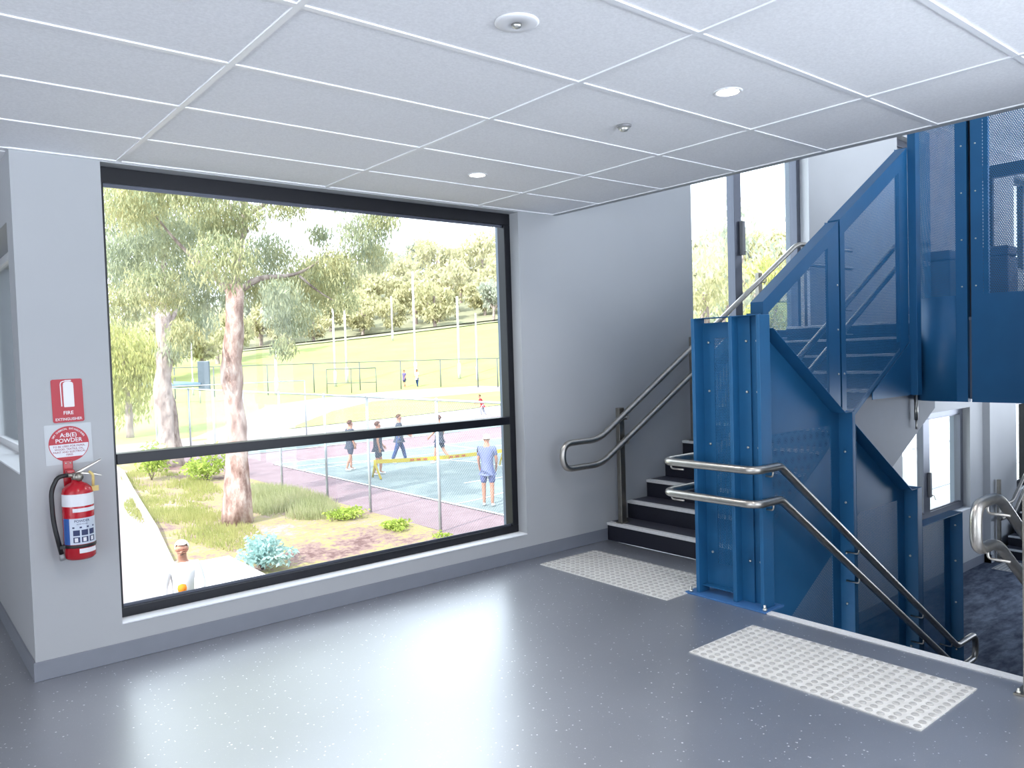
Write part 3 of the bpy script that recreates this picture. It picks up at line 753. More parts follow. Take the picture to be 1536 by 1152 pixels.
for x, y in LP:
    l = bpy.data.lights.new('downlight_lamp', 'SPOT'); l.energy = 45; l.spot_size = 2.5; l.spot_blend = .7; l.shadow_soft_size = .05; l.color = (1, .95, .91)
    o = bpy.data.objects.new('downlight_lamp', l); COL.objects.link(o); o.location = (x, y, CE-.01)
t = thing('emergency_light', 'round white recessed emergency light with tiny lamp in the ceiling', 'emergency light', (1.70, 1.99, CE))
m = MB(); m.lathe([(.074, CE+.006), (.074, CE+.003), (.066, CE-.001), (.03, CE-.004), (.026, CE-.001), (.0, CE-.001)], (1.70, 1.99, 0), 40); put('cover_plate', m, M['white_plastic'], t)
m = MB(); m.lathe([(.017, CE-.001), (.015, CE-.010), (.008, CE-.014), (0, CE-.014)], (1.70, 1.99, 0), 20); put('lamp_lens', m, M['zinc'], t)
t = thing('motion_sensor', 'small grey cone-shaped sensor under the ceiling tile', 'sensor', (2.877, 2.59, CE))
m = MB(); m.lathe([(.036, CE+.006), (.036, CE), (.03, CE-.006)], (2.877, 2.59, 0), 24); put('sensor_ring', m, M['grey_plastic'], t)
m = MB(); m.lathe([(.03, CE-.006), (.016, CE-.022), (0, CE-.026)], (2.877, 2.59, 0), 24); put('sensor_head', m, M['zinc'], t)

# ------------------------------------------------------------------ signs and extinguisher on the left pier
Y = W-.001
def rot(cx, cz, a):
    c, s = math.cos(a), math.sin(a)
    return lambda u, w, d=0: (cx+u*c-w*s, Y-d, cz+u*s+w*c)
t = thing('fire_sign', 'red rectangular fire extinguisher sign with white cylinder symbol on the white pier', 'sign', (.777, Y, 1.41))
P = rot(.777, 1.413, math.radians(.8))
def flat(mb_, pts, d0, d1, P, mi=0):
    n = len(pts); mb_.add([P(u, w, d0) for u, w in pts]+[P(u, w, d1) for u, w in pts], [tuple(range(n)), tuple(range(n, 2*n))]+[(i, (i+1) % n, n+(i+1) % n, n+i) for i in range(n)], mi)
def rrect(w, h, r, cx=0, cz=0, n=5):
    o = []
    for sx, sz, a0 in ((1, 1, 0), (-1, 1, 90), (-1, -1, 180), (1, -1, 270)):
        for k in range(n+1):
            a = math.radians(a0+90*k/n); o.append((cx+sx*(w/2-r)+r*math.cos(a), cz+sz*(h/2-r)+r*math.sin(a)))
    return o
m = MB(); flat(m, rrect(.143, .222, .01), 0, .002, P); put('sign_plate', m, M['sign_red'], t)
m = MB()
flat(m, rrect(.048, .118, .004, .006, .026)[:], .002, .0028, P)
flat(m, [(.006+.024*math.cos(a), .085+.014*math.sin(a)) for a in [PI*k/12 for k in range(13)]], .002, .0028, P)
hp = [(-.002, .101), (-.014, .101), (-.026, .096), (-.029, .085), (-.028, -.028)]
for a, b in zip(hp, hp[1:]):
    dx, dz = b[0]-a[0], b[1]-a[1]; L = math.hypot(dx, dz); nx, nz = -dz/L*.0025, dx/L*.0025
    flat(m, [(a[0]+nx, a[1]+nz), (b[0]+nx, b[1]+nz), (b[0]-nx, b[1]-nz), (a[0]-nx, a[1]-nz)], .002, .0029, P)
flat(m, rrect(.03, .006, .002, .006, .103), .002, .0029, P)
put('cylinder_symbol', m, M['text_white'], t)
m = MB(); text(m, 'FIRE', .026, lambda u, w: P(u, w-.071, .0029)); text(m, 'EXTINGUISHER', .0192, lambda u, w: P(u*.93, w-.101, .0029)); put('lettering', m, M['text_white'], t)
t = thing('powder_sign', 'round red and white powder extinguisher sign on a clear square backing', 'sign', (.773, Y, 1.19))
P2 = rot(.773, 1.19, math.radians(.8))
m = MB(); flat(m, rrect(.215, .205, .004), 0, .0012, P2); put('sign_backing', m, M['sign_clear'], t)
circ = [(.092*math.cos(2*PI*k/48), .092*math.sin(2*PI*k/48)) for k in range(48)]
m = MB(); flat(m, circ, .0012, .0022, P2); put('sign_disc', m, M['sign_red'], t)
band = [(.0885*math.cos(a), .0885*math.sin(a)) for a in [2*PI*k/96 for k in range(96)]]
pz = clip_poly(clip_poly(band, lambda p: .0-p[1]+.0), lambda p: p[1]+.066)
m = MB(); flat(m, pz, .0022, .0027, P2); put('white_band', m, M['sign_white'], t)
m = MB(); text(m, 'A:B(E)', .030, lambda u, w: P2(u, w+.037, .0030)); text(m, 'POWDER', .029, lambda u, w: P2(u, w+.009, .0030))
arc_t = 'DRY CHEMICAL EXTINGUISHER'
for i, ch in enumerate(arc_t):
    if ch == ' ': continue
    a = math.radians(152-124*i/(len(arc_t)-1)); ca, sa = math.cos(a-PI/2), math.sin(a-PI/2)
    text(m, ch, .0125, lambda u, w: P2(.075*math.cos(a)+u*ca-w*sa, .075*math.sin(a)+u*sa+w*ca, .0030))
put('white_lettering', m, M['text_white'], t)
m = MB()
for k, s_ in enumerate(('TO BE USED FOR PAPER,', 'WOOD, TEXTILE, OIL,', 'PAINT AND ELECTRICAL', 'FIRES')): text(m, s_, .0135, lambda u, w: P2(u, w-.016-.0145*k, .0031))
put('small_lettering', m, M['text_red'], t)
# extinguisher
ex, ey, ez = .785, W-.085, .612
t = thing('fire_extinguisher', 'red fire extinguisher with black hose hanging on a wall bracket by the window', 'fire extinguisher', (ex, ey, ez))
Rb = .072
m = MB(); m.lathe([(.0, ez), (.06, ez), (Rb, ez+.012), (Rb, ez+.335), (.066, ez+.358), (.045, ez+.378), (.024, ez+.388), (.024, ez+.40), (0, ez+.40)], (ex, ey, 0), 40); put('cylinder', m, M['red'], t)
def wrap_label(a0, a1, z0, z1, mat, name, rr=Rb+.0006, n=18):
    m = MB(); vs = []
    for k in range(n+1):
        a = math.radians(a0+(a1-a0)*k/n); vs += [(ex+rr*math.cos(a), ey+rr*math.sin(a), z0), (ex+rr*math.cos(a), ey+rr*math.sin(a), z1)]
    m.add(vs, [(2*k, 2*k+2, 2*k+3, 2*k+1) for k in range(n)], 0, True); return put(name, m, M[mat], t)
wrap_label(180, 350, ez+.272, ez+.333, 'sign_white', 'white_collar_band')
wrap_label(240, 345, ez+.243, ez+.262, 'sign_white', 'upper_label')
wrap_label(192, 225, ez+.08, ez+.212, 'label_blue', 'blue_label_band')
il_ = wrap_label(225, 350, ez+.08, ez+.212, 'label_pale', 'instruction_label')
wrap_label(258, 335, ez+.035, ez+.058, 'sign_white', 'date_label')
def cyl_text(m, s, size, a_c, z, rr=Rb+.0014):
    def fn(u, w):
        a = math.radians(a_c)+u/rr; return (ex+rr*math.cos(a), ey+rr*math.sin(a), z+w)
    text(m, s, size, fn)
m = MB(); cyl_text(m, 'POWDER', .017, 272, ez+.193); cyl_text(m, 'HOW TO USE', .008, 272, ez+.18)
for row, z in ((0, ez+.125), (1, ez+.09)):
    for k in range(3):
        a0 = 238+30*k
        vs = []
        for q in range(5):
            a = math.radians(a0+24*q/4); rr = Rb+.0012; vs += [(ex+rr*math.cos(a), ey+rr*math.sin(a), z), (ex+rr*math.cos(a), ey+rr*math.sin(a), z+.028)]
        m.add(vs, [(2*q, 2*q+2, 2*q+3, 2*q+1) for q in range(4)])
for k in range(4): 
    a0 = 236+26*k; vs = []
    for q in range(3):
        a = math.radians(a0+8*q/2); rr = Rb+.0012; vs += [(ex+rr*math.cos(a), ey+rr*math.sin(a), ez+.162), (ex+rr*math.cos(a), ey+rr*math.sin(a), ez+.17)]
    m.add(vs, [(2*q, 2*q+2, 2*q+3, 2*q+1) for q in range(2)])
put('label_print', m, M['text_blue'], il_)
m = MB()
for row, z in ((1, ez+.094),):
    for k in range(3):
        vs = []
        for q in range(4):
            a = math.radians(243+30*k+12*q/3); rr = Rb+.0019; vs += [(ex+rr*math.cos(a), ey+rr*math.sin(a), z), (ex+rr*math.cos(a), ey+rr*math.sin(a), z+.02)]
        m.add(vs, [(2*q, 2*q+2, 2*q+3, 2*q+1) for q in range(3)])
cyl_text(m, '2.5 KG', .012, 285, ez+.248); put('label_pictograms', m, M['sign_white'], il_)
m = MB(); m.lathe([(Rb+.002, ez+.062), (Rb+.0035, ez+.064), (Rb+.0035, ez+.076), (Rb+.002, ez+.078)], (ex, ey, 0), 40); m.box(ex-Rb-.022, ex-Rb+.004, ey-.028, ey-.004, ez+.062, ez+.078); put('hose_strap', m, M['black'], t)
m = MB(); m.lathe([(.02, ez+.40), (.024, ez+.405), (.024, ez+.43), (.015, ez+.437), (0, ez+.437)], (ex, ey, 0), 20); m.tube([(ex, ey, ez+.42), (ex-.045, ey-.01, ez+.428)], .011, 12)
m.lathe([(0, 0), (.02, 0), (.02, .012), (0, .012)], (ex+.006, ey-.036, ez+.415), 18, ax='y'); put('valve_head', m, M['steel_dull'], t)
m = MB(); m.prism([(ex-.012, ez+.435), (ex+.02, ez+.45), (ex+.115, ez+.495), (ex+.115, ez+.487), (ex+.02, ez+.437)], 'y', ey-.011, ey+.011); bevel(put('squeeze_lever', m, M['steel'], t), .002)
m = MB(); m.prism([(ex-.008, ez+.432), (ex+.03, ez+.436), (ex+.085, ez+.425), (ex+.115, ez+.412), (ex+.115, ez+.405), (ex+.085, ez+.415), (ex+.03, ez+.425)], 'y', ey-.011, ey+.011); bevel(put('carry_handle', m, M['steel'], t), .002)
m = MB(); m.tube(rounded([(ex-.04, ey-.01, ez+.428), (ex-.085, ey-.012, ez+.425), (ex-.118, ey-.014, ez+.36), (ex-.115, ey-.015, ez+.2), (ex-.085, ey-.015, ez+.03)], .06, 8), .011, 12); hs_ = put('hose', m, M['black'], t)
m = MB(); m.tube([(ex-.086, ey-.015, ez+.035), (ex-.080, ey-.015, ez+.004)], .014, 12, radii=[.012, .015]); put('hose_nozzle', m, M['grey_plastic'], hs_)
m = MB(); m.tube(rounded([(ex+.055, ey-.012, ez+.437), (ex+.072, ey-.02, ez+.42), (ex+.07, ey-.022, ez+.36)], .01, 4), .007, 8); m.box(ex+.06, ex+.095, ey-.024, ey-.02, ez+.335, ez+.362); put('seal_tag', m, M['yellow_tag'], t)
m = MB(); m.box(ex-.045, ex+.0, W-.012, W, ez+.36, ez+.495); m.box(ex-.04, ex-.005, ey+.01, W-.01, ez+.43, ez+.45); wb_ = bevel(put('wall_bracket', m, M['red'], t), .003)
m = MB(); m.lathe([(.004, W-.012), (.004, W-.016), (0, W-.016)], (ex-.033, 0, ez+.48), 8, ax='y'); m.lathe([(.004, W-.012), (.004, W-.016), (0, W-.016)], (ex-.012, 0, ez+.48), 8, ax='y'); put('bracket_screws', m, M['zinc'], wb_)

# ================================================================== OUTDOORS
def gz(x, y):
    D = .634*x+.772*y; s = .772*x-.635*y
    if D < 16: return -2.15-.45*min(1, (16-D)/6)
    if D < 38: return -2.15
    if D < 66: return -2.15+(D-38)/28.
    if D < 72: return -1.15
    rz = min(9.5, max(2.5, 7.2+.085*s))
    if D < 122: return -1.15+(rz+1.15)*(D-72)/50
    if D < 128: return rz
    return rz+(D-128)/100.*(24-rz)
def drape(name, poly, mat, dz, step, label=None, cat=None, kind=None, thick=0):
    bm = bmesh.new(); bm.faces.new([bm.verts.new((p[0], p[1], 0)) for p in poly])
    xs = [p[0] for p in poly]; ys = [p[1] for p in poly]
    def cuts(a, b):
        o = []; v = a+step
        while v < b: o.append(v); v += step
        return o
    for v in cuts(min(xs), max(xs)): bmesh.ops.bisect_plane(bm, geom=bm.verts[:]+bm.edges[:]+bm.faces[:], plane_co=(v, 0, 0), plane_no=(1, 0, 0))
    for v in cuts(min(ys), max(ys)): bmesh.ops.bisect_plane(bm, geom=bm.verts[:]+bm.edges[:]+bm.faces[:], plane_co=(0, v, 0), plane_no=(0, 1, 0))
    for v in bm.verts: v.co.z = gz(v.co.x, v.co.y)+dz
    bmesh.ops.recalc_face_normals(bm, faces=bm.faces)
    if sum(f.normal.z for f in bm.faces) < 0: bmesh.ops.reverse_faces(bm, faces=bm.faces)
    me = bpy.data.meshes.new(name); bm.to_mesh(me); bm.free(); me.materials.append(M[mat])
    o = bpy.data.objects.new(name, me); COL.objects.link(o)
    if kind: o['kind'] = kind
    if label: o['label'] = label
    if cat: o['category'] = cat
    return o
drape('lawn', [(-30, WO+.05), (170, WO+.05), (170, 190), (-30, 190)], 'lawn', 0, 4, kind='structure')
drape('wooded_hill_ground', [(30, 128), (60, 103), (78, 92), (128, 40), (170, 60), (170, 190), (-30, 190), (-30, 170)], 'hill', .12, 5, kind='structure')
drape('ridge_path', [(30, 133), (62, 107.5), (78, 94.6), (90, 84), (93, 86.5), (80, 97.5), (63, 111), (30, 138)], 'path', .25, 3, kind='structure')
drape('garden_bed', [(-2, WO+.05), (9.25, WO+.05), (9.25, 34), (6.9, 34), (6.6, 29.4), (5.8, 24.8), (4.76, 18.45), (3.8, 12.75), (2.2, 7), (-2, 6)], 'mulch', .03, 2, kind='structure')
drape('side_path', [(3.7, 12.75), (4.66, 18.45), (5.7, 24.8), (6.5, 29.4), (6.8, 34), (2.2, 34), (-8, 12), (-8, 6), (-2, 6.1), (2.1, 7)], 'path', .04, 2, kind='structure')
m = MB()
kp = [(3.75, 12.75), (4.71, 18.45), (5.75, 24.8), (6.55, 29.4), (6.85, 34)]
for (ax, ay), (bx, by) in zip(kp, kp[1:]):
    d = Vector((bx-ax, by-ay, 0)).normalized(); q = Vector((-d.y, d.x, 0))*.07
    vs = []
    for (px, py) in ((ax, ay), (bx, by)):
        z = gz(px, py)
        vs += [(px-q.x, py-q.y, z), (px+q.x, py+q.y, z), (px+q.x, py+q.y, z+.16), (px-q.x, py-q.y, z+.16)]
    m.add(vs, [(0,1,2,3), (4,7,6,5), (0,4,5,1), (1,5,6,2), (2,6,7,3), (3,7,4,0)])
solo('path_kerb', m, M['concrete'], 'pale concrete kerb between the side path and the garden bed', 'kerb')
drape('court_surround', [(9.25, 8), (28, 8), (28, 35), (9.25, 35)], 'court_red', .03, 3, kind='structure')
drape('court_surface', [(11.1, 9.5), (27, 9.5), (27, 27.3), (11.1, 27.3)], 'court_green', .045, 3, kind='structure')
drape('court_surface', [(11.1, 31.2), (27, 31.2), (27, 34.2), (11.1, 34.2)], 'court_green', .045, 3, kind='structure')
m = MB()
for a in ((11.1, 11.18, 9.5, 27.3), (11.1, 27, 27.22, 27.3), (13.2, 27, 18.4, 18.46), (11.1, 27, 31.2, 31.28), (18.5, 18.58, 9.5, 27.3), (11.18, 27, 25.0, 25.05)):
    x0, x1, y0, y1 = a; z = -2.15+.052; m.add([(x0, y0, z), (x1, y0, z), (x1, y1, z), (x0, y1, z)], [(0,1,2,3)])
# free throw arc
vs = []; n = 28
for k in range(n+1):
    a = -PI/2+PI*k/n
    for rr in (5.0, 5.06): vs.append((11.15+rr*math.cos(a), 21+rr*math.sin(a), -2.15+.054))
m.add(vs, [(2*k, 2*k+1, 2*k+3, 2*k+2) for k in range(n)])
o = put('court_lines', m, M['court_line']); o['kind'] = 'structure'
drape('apron', [(-5, 35.02), (29.5, 35.02), (41, 48), (47, 56), (45, 57), (32, 57.1), (26.9, 56.5), (21.6, 53.8), (17, 46.5), (12.5, 40.6), (-5, 39)], 'path', .035, 2, kind='structure')
drape('grass_island', [(17, 39.7), (24, 39.5), (31.7, 39.8), (42, 44), (38.3, 48.7), (32.1, 49.2), (28, 50), (22.9, 46.2)], 'lawn', .06, 2, kind='structure')

# ---------------- leaves
def leaves(mbx, cx, cy, cz, r, n, size, droop=.66, asp=4.2, sq=(1, 1, .85), R=rnd):
    for _ in range(n):
        while True:
            p = Vector((R.uniform(-1, 1), R.uniform(-1, 1), R.uniform(-1, 1)))
            if p.length < 1: break
        p = p*(.55+.45*R.random()) if R.random() < .7 else p.normalized()*R.uniform(.7, 1.05)
        c = Vector((cx+p.x*r*sq[0], cy+p.y*r*sq[1], cz+p.z*r*sq[2]))
        d = Vector((R.uniform(-1, 1)*(1-droop), R.uniform(-1, 1)*(1-droop), -droop if R.random() < .85 else droop*.4)).normalized()
        w = d.cross(Vector((R.uniform(-1, 1), R.uniform(-1, 1), R.uniform(-.3, .3)))).normalized()
        L = size*R.uniform(.6, 1.25); b = L/asp/2
        mbx.v += [tuple(c-w*b*.3), tuple(c+d*L*.4-w*b), tuple(c+d*L), tuple(c+d*L*.4+w*b)]
        k = len(mbx.v); mbx.f.append((k-4, k-3, k-2, k-1)); mbx.m.append(0); mbx.sm.append(False)
def limb(m, pts, r0, r1, n=12, wob=.0):
    P = rounded(pts, .6, 5) if len(pts) > 2 else [Vector(p) for p in pts]
    Q = []
    for a, b in zip(P, P[1:]):
        k = max(1, int((b-a).length/.35))
        for i in range(k): Q.append(a.lerp(b, i/k))
    Q.append(P[-1]); N = len(Q)
    rad = []
    for i, q in enumerate(Q):
        t = i/(N-1); s = r0+(r1-r0)*t; s *= 1+wob*noise.noise(q*1.7)
        if i < 3 and r0 > .2: s *= 1.35-.12*i
        rad.append(s)
    m.tube(Q, 1, n, radii=rad)
def gum(name, label, base, trunk, r0, r1, branches, clumps, leafmats, n, size, bark, cat='tree', dens=1.):
    t = thing(name, label, cat, base)
    m = MB(); limb(m, trunk, r0, r1, 16, .25)
    o = put('trunk', m, M[bark], t)
    dm = o.modifiers.new('d', 'DISPLACE'); tx = bpy.data.textures.new('barkd', 'CLOUDS'); tx.noise_scale = .35; dm.texture = tx; dm.strength = .07*r0/.3; dm.texture_coords = 'LOCAL'
    for b in branches:
        m = MB(); limb(m, b[0], b[1]*.75, b[2]*.7, 8, .1); put('branch', m, M['bark_pale'], t)
    for i, lm in enumerate(leafmats):
        m = MB()
        for j, c in enumerate(clumps):
            if j % len(leafmats) != i: continue
            leaves(m, c[0], c[1], c[2], c[3], int(n*(c[3]/.6)**2*dens), size)
        o = put('foliage', m, M[lm], t); o['kind'] = 'stuff' if False else None or 'thing'
        del o['kind']
    return t
Bc = [(4.58, 18.35, 5.2, 0.87), (4.73, 19.77, 4.14, 0.78), (5.04, 18.58, 3.35, 0.75), (4.68, 20.07, 3.08, 0.63), (5.7, 19.42, 4.71, 0.87), (5.48, 16.73, 5.15, 0.69), (5.71, 16.19, 3.71, 0.75), (6.4, 19.88, 3.35, 0.74), (5.31, 17.73, 2.27, 0.44), (6.47, 16.77, 4.83, 0.52), (7.97, 19.45, 4.29, 0.85), (7.55, 17.13, 5.29, 0.61), (8.58, 18.09, 3.51, 0.96), (7.55, 17.03, 2.61, 0.64), (8.68, 17.01, 3.81, 0.71), (6.81, 15.92, 1.91, 0.31), (9.19, 16.6, 4.58, 0.67), (9.82, 17.27, 4.14, 0.5), (9.35, 15.91, 4.88, 0.49), (9.08, 17.3, 5.71, 0.62), (7.11, 18.44, 3.41, 0.57), (4.79, 17.3, 5.38, 0.63), (8.62, 17.71, 4.69, 0.36), (8.73, 16.67, 2.99, 0.35), (6.1, 17.41, 4.6, 0.59), (6.61, 15.52, 3.0, 0.47),
 (5.5, 18.2, 6.8, 1.2), (7.2, 18.4, 7.2, 1.3), (8.9, 17.6, 6.9, 1.1), (6.6, 17.2, 8.2, 1.3)]
gum('gum_tree', 'large gum tree with peeling reddish trunk in the garden bed outside the window', (6.39, 17.99, -2.15),
    [(6.39, 17.99, -2.25), (6.44, 17.95, -1.0), (6.48, 17.95, .2), (6.40, 18.0, 1.36), (6.50, 17.9, 2.3), (6.52, 17.8, 3.4)], .27, .21,
    [([(6.5, 17.8, 3.2), (6.62, 17.8, 4.2), (6.86, 17.83, 5.2), (6.92, 18.08, 7.4)], .16, .07), ([(6.5, 17.85, 3.1), (6.2, 18.0, 3.5), (5.5, 18.4, 4.3), (5.0, 18.5, 5.0)], .10, .03), ([(6.55, 17.8, 3.2), (7.0, 17.6, 3.55), (7.9, 17.4, 3.6), (8.7, 17.3, 4.2)], .11, .03),
     ([(6.9, 17.9, 5.0), (7.6, 17.5, 5.5), (8.6, 17.0, 6.1), (9.2, 16.8, 5.6)], .07, .02), ([(6.86, 17.8, 4.6), (6.5, 18.5, 5.6), (6.4, 18.7, 7.0)], .07, .03), ([(6.45, 17.9, 3.35), (6.36, 17.95, 3.55), (6.33, 17.95, 3.62)], .09, .05), ([(7.9, 17.4, 3.6), (8.3, 17.2, 3.2), (8.7, 16.9, 2.9)], .04, .015)],
    Bc, ('leaf_gum', 'leaf_grey', 'leaf_gum'), 1150, .145, 'bark')
Ac = [(7.92, 32.82, 7.25, 1.55), (8.01, 30.72, 7.67, 1.47), (8.64, 31.35, 4.83, 1.26), (8.0, 32.68, 4.42, 1.16), (7.39, 32.38, 5.38, 1.01), (9.43, 31.71, 3.86, 1.04), (8.23, 30.07, 6.14, 1.21), (9.74, 30.9, 5.34, 1.15), (8.58, 29.86, 2.27, 0.68), (10.4, 31.14, 7.21, 1.56), (9.95, 31.03, 3.31, 0.77), (9.2, 31, 9.2, 1.8)]
gum('gum_tree', 'pale grey barked gum tree further back beside the tall court fence', (8.33, 30.33, -2.15),
    [(8.33, 30.33, -2.25), (8.42, 30.2, -.4), (8.22, 30.3, .9), (8.36, 30.1, 1.8), (8.35, 30.12, 3.6)], .42, .24,
    [([(8.35, 30.1, 3.3), (8.5, 30.3, 5.2), (8.6, 30.6, 7.8)], .18, .06), ([(8.3, 30.1, 3.0), (7.6, 31.0, 4.6), (7.4, 31.8, 6.0)], .12, .04), ([(8.4, 30.1, 2.9), (9.2, 30.6, 4.0), (10.1, 31.0, 5.6)], .12, .04)],
    Ac, ('leaf_grey', 'leaf_gum'), 260, .27, 'bark_pale')
Yc = [(10.4, 43.2, 2.3, 1.6), (10.1, 43.4, .6, 1.5), (10.9, 43, 1.3, 1.4), (9.2, 44, 1.6, 1.8), (9.3, 44, 3.4, 1.7), (11.8, 44, 2.4, 1.3), (10.3, 45, -.3, 1.5)]
gum('wattle_tree', 'bushy yellow-green tree beyond the fence at the left of the window', (10.2, 43.6, gz(10.2, 43.6)),
    [(10.2, 43.6, -2.2), (10.2, 43.6, .4), (10.0, 43.6, 2.2)], .2, .1, [([(10.2, 43.6, .2), (10.8, 43.4, 1.5)], .08, .03)], Yc, ('leaf_yel',), 130, .34, 'bark_pale')
# ---------------- far trees: three built trees, then copies
def far_tree(label, leaf, group, k):
    R = random.Random(50+k)
    t = thing('hill_tree', label, 'tree', (0, 0, 0), group)
    m = MB(); limb(m, [(0, 0, -.5), (.2, 0, 2.4), (.1, .1, 5.4)], .3, .16, 8, .1); limb(m, [(.15, 0, 2.2), (1.2, .3, 4.4)], .16, .08, 6); limb(m, [(.15, 0, 2.6), (-1.2, -.2, 4.9)], .15, .07, 6); put('trunk', m, M['bark_pale'], t)
    m = MB()
    for _ in range(15):
        a = R.uniform(0, 2*PI); rr = R.uniform(.2, 2.6); leaves(m, rr*math.cos(a), rr*math.sin(a), R.uniform(2.6, 7.2), R.uniform(1.0, 1.9), 95, .8, .5, 2.2, R=R)
    put('foliage', m, M[leaf], t); return t
FT = [far_tree('pale yellow-green trees massed over the distant wooded hill', 'leaf_far', 'yellow-green trees on the distant hill', 1),
      far_tree('greyer green trees scattered among the distant wooded hill', 'leaf_far2', 'grey-green trees on the distant hill', 2),
      far_tree('pale yellow-green trees massed over the distant wooded hill', 'leaf_far', 'yellow-green trees on the distant hill', 3)]
R2 = random.Random(5); spots = []
def at_ds(D, s): return (.6343*D+.7725*s, .7725*D-.6343*s)  # along / across the view down the valley
for D, s0, s1_, st, sc in ((129, -56, 46, 6.2, .95), (138, -54, 50, 6.6, 1.15), (150, -52, 56, 7.4, 1.25), (166, -50, 62, 8.5, 1.35), (186, -46, 70, 9.5, 1.5), (208, -34, 78, 11, 1.7)):
    s = s0
    while s < s1_:
        d = D+R2.uniform(-3, 3); x, y = at_ds(d, s+R2.uniform(-1.5, 1.5)); spots.append((x, y, gz(x, y)-.3, sc*R2.uniform(.8, 1.15)))
        s += st*R2.uniform(.8, 1.2)
for x, y in ((29.5, 92), (34, 100), (24, 88), (38, 104), (19, 84), (43, 101)):
    spots.append((x, y, gz(x, y), .85))
first = [True]*3
for i, (x, y, z, sc) in enumerate(spots):
    k = R2.choice((0, 0, 1, 2, 2)); o = FT[k]
    if first[k]: first[k] = False
    else: o = copy_tree(FT[k])
    o.location = (x, y, z); o.rotation_euler = (0, 0, R2.uniform(0, 6.28)); o.scale = (sc*R2.uniform(.9, 1.2), sc*R2.uniform(.9, 1.2), sc*R2.uniform(.85, 1.1))
# trees seen through the tall stair window
def near_valley(label, x, y, leaf, sc, seed):
    R = random.Random(seed); zb = gz(x, y); t = thing('park_tree', label, 'tree', (x, y, zb))
    m = MB(); limb(m, [(x, y, zb-.3), (x+.2, y, zb+2.4*sc), (x, y, zb+5*sc)], .22*sc, .1*sc, 8, .1); limb(m, [(x+.1, y, zb+2.*sc), (x+1.4*sc, y, zb+4.6*sc)], .12*sc, .05*sc, 6); put('trunk', m, M['bark_pale'], t)
    m = MB()
    for _ in range(14):
        a = R.uniform(0, 2*PI); rr = R.uniform(.2, 2.2)*sc; leaves(m, x+rr*math.cos(a), y+rr*math.sin(a), zb+R.uniform(2.2, 6.4)*sc, R.uniform(.7, 1.2)*sc, 120, .32*sc, .6, 3, R=R)
    put('foliage', m, M[leaf], t)
near_valley('yellowish tree behind the left pane of the tall stair window', 34, 25.5, 'leaf_far', 1.15, 8)
near_valley('pale rounded tree low behind the left pane of the tall stair window', 29.5, 21.9, 'leaf_far', 1.25, 12)
near_valley('pale grey-green tree between the panes of the tall stair window', 45, 30.5, 'leaf_far2', 1.9, 14)
near_valley('pale tree behind the right pane of the tall stair window', 41, 26.5, 'leaf_yel', 1.3, 9)
# ---------------- shrubs and grasses
def shrub(label, x, y, r, h, leaf, n, size, cat='shrub', droop=.3, name='garden_shrub'):
    z = gz(x, y); t = thing(name, label, cat, (x, y, z)); m = MB(); R = random.Random(int(x*97+y*13))
    for _ in range(7):
        a = R.uniform(0, 6.28); rr = R.uniform(0, .6)*r; leaves(m, x+rr*math.cos(a), y+rr*math.sin(a), z+h*R.uniform(.3, .75), r*.55, n//7, size, droop, 2.4, (1, 1, .5*h/r), R)
    for v in range(len(m.v)):
        if m.v[v][2] < z+.04: m.v[v] = (m.v[v][0], m.v[v][1], z+.04+abs(m.v[v][2]-z)*.2)
    put('foliage', m, M[leaf], t)
    m = MB()
    for k in range(5):
        a = k*1.26; m.tube([(x, y, z), (x+.3*r*math.cos(a), y+.3*r*math.sin(a), z+h*.6)], .012, 6)
    put('stems', m, M['bark_pale'], t)
shrub('green leafy shrub between the two gum trunks', 8.2, 25.6, 1.0, 1.3, 'leaf_lime', 900, .16)
shrub('yellow-green shrub at the foot of the pale gum trunk', 6.9, 27.0, .9, 1.4, 'leaf_lime', 800, .16)
shrub('low bright green ground cover left of the court fence post', 8.43, 16.5, .62, .3, 'leaf_lime', 800, .10)
shrub('low bright green ground cover right of the court fence post', 8.75, 14.75, .45, .25, 'leaf_lime', 600, .10)
shrub('tiny green ground cover patch nearest the window corner', 8.85, 13.2, .25, .2, 'leaf_lime', 250, .08)
shrub('pale teal leafy plant beside the white rendered block', 5.45, 14.1, .65, .75, 'leaf_teal', 1100, .12)
def grass(label, x, y, rx, ry, h, n, leaf):
    z0 = gz(x, y); m = MB(); R = random.Random(int(x*31+y*7))
    for _ in range(n):
        a = R.uniform(0, 6.28); q = math.sqrt(R.random()); px, py = x+rx*q*math.cos(a), y+ry*q*math.sin(a); z = gz(px, py)+.03
        if noise.noise(Vector((px*1.1, py*.8, 3.3))) < R.uniform(-.35, .12): continue
        hh = h*R.uniform(.5, 1.2)*(1-.5*q); dx, dy = R.uniform(-.3, .3)*hh, R.uniform(-.3, .3)*hh; w = .012
        m.v += [(px-w, py, z), (px+w, py, z), (px+dx, py+dy, z+hh)]; k = len(m.v); m.f.append((k-3, k-2, k-1)); m.m.append(0); m.sm.append(False)
    o = solo('tall_grass', m, M[leaf], label, 'grass', kind='stuff')
grass('long pale grass right of the large gum trunk along the court edge', 8.1, 19.6, 1.0, 2.8, .5, 7500, 'leaf_straw')
grass('short yellow grass on the bank left of the large gum trunk', 5.7, 19.5, .95, 4.2, .2, 6000, 'leaf_yel')
grass('sparse yellow-green grass on the bank by the pale gum trunk', 7.0, 25.5, 1.0, 4.0, .26, 4200, 'leaf_yel')
m = MB(); m.box(4.15, 4.95, 12.6, 14.4, -2.6, -1.95, tf=None); bevel(solo('rendered_block', m, M['white_block'], 'low white rendered block in the garden bed below the window', 'low wall'), .02)

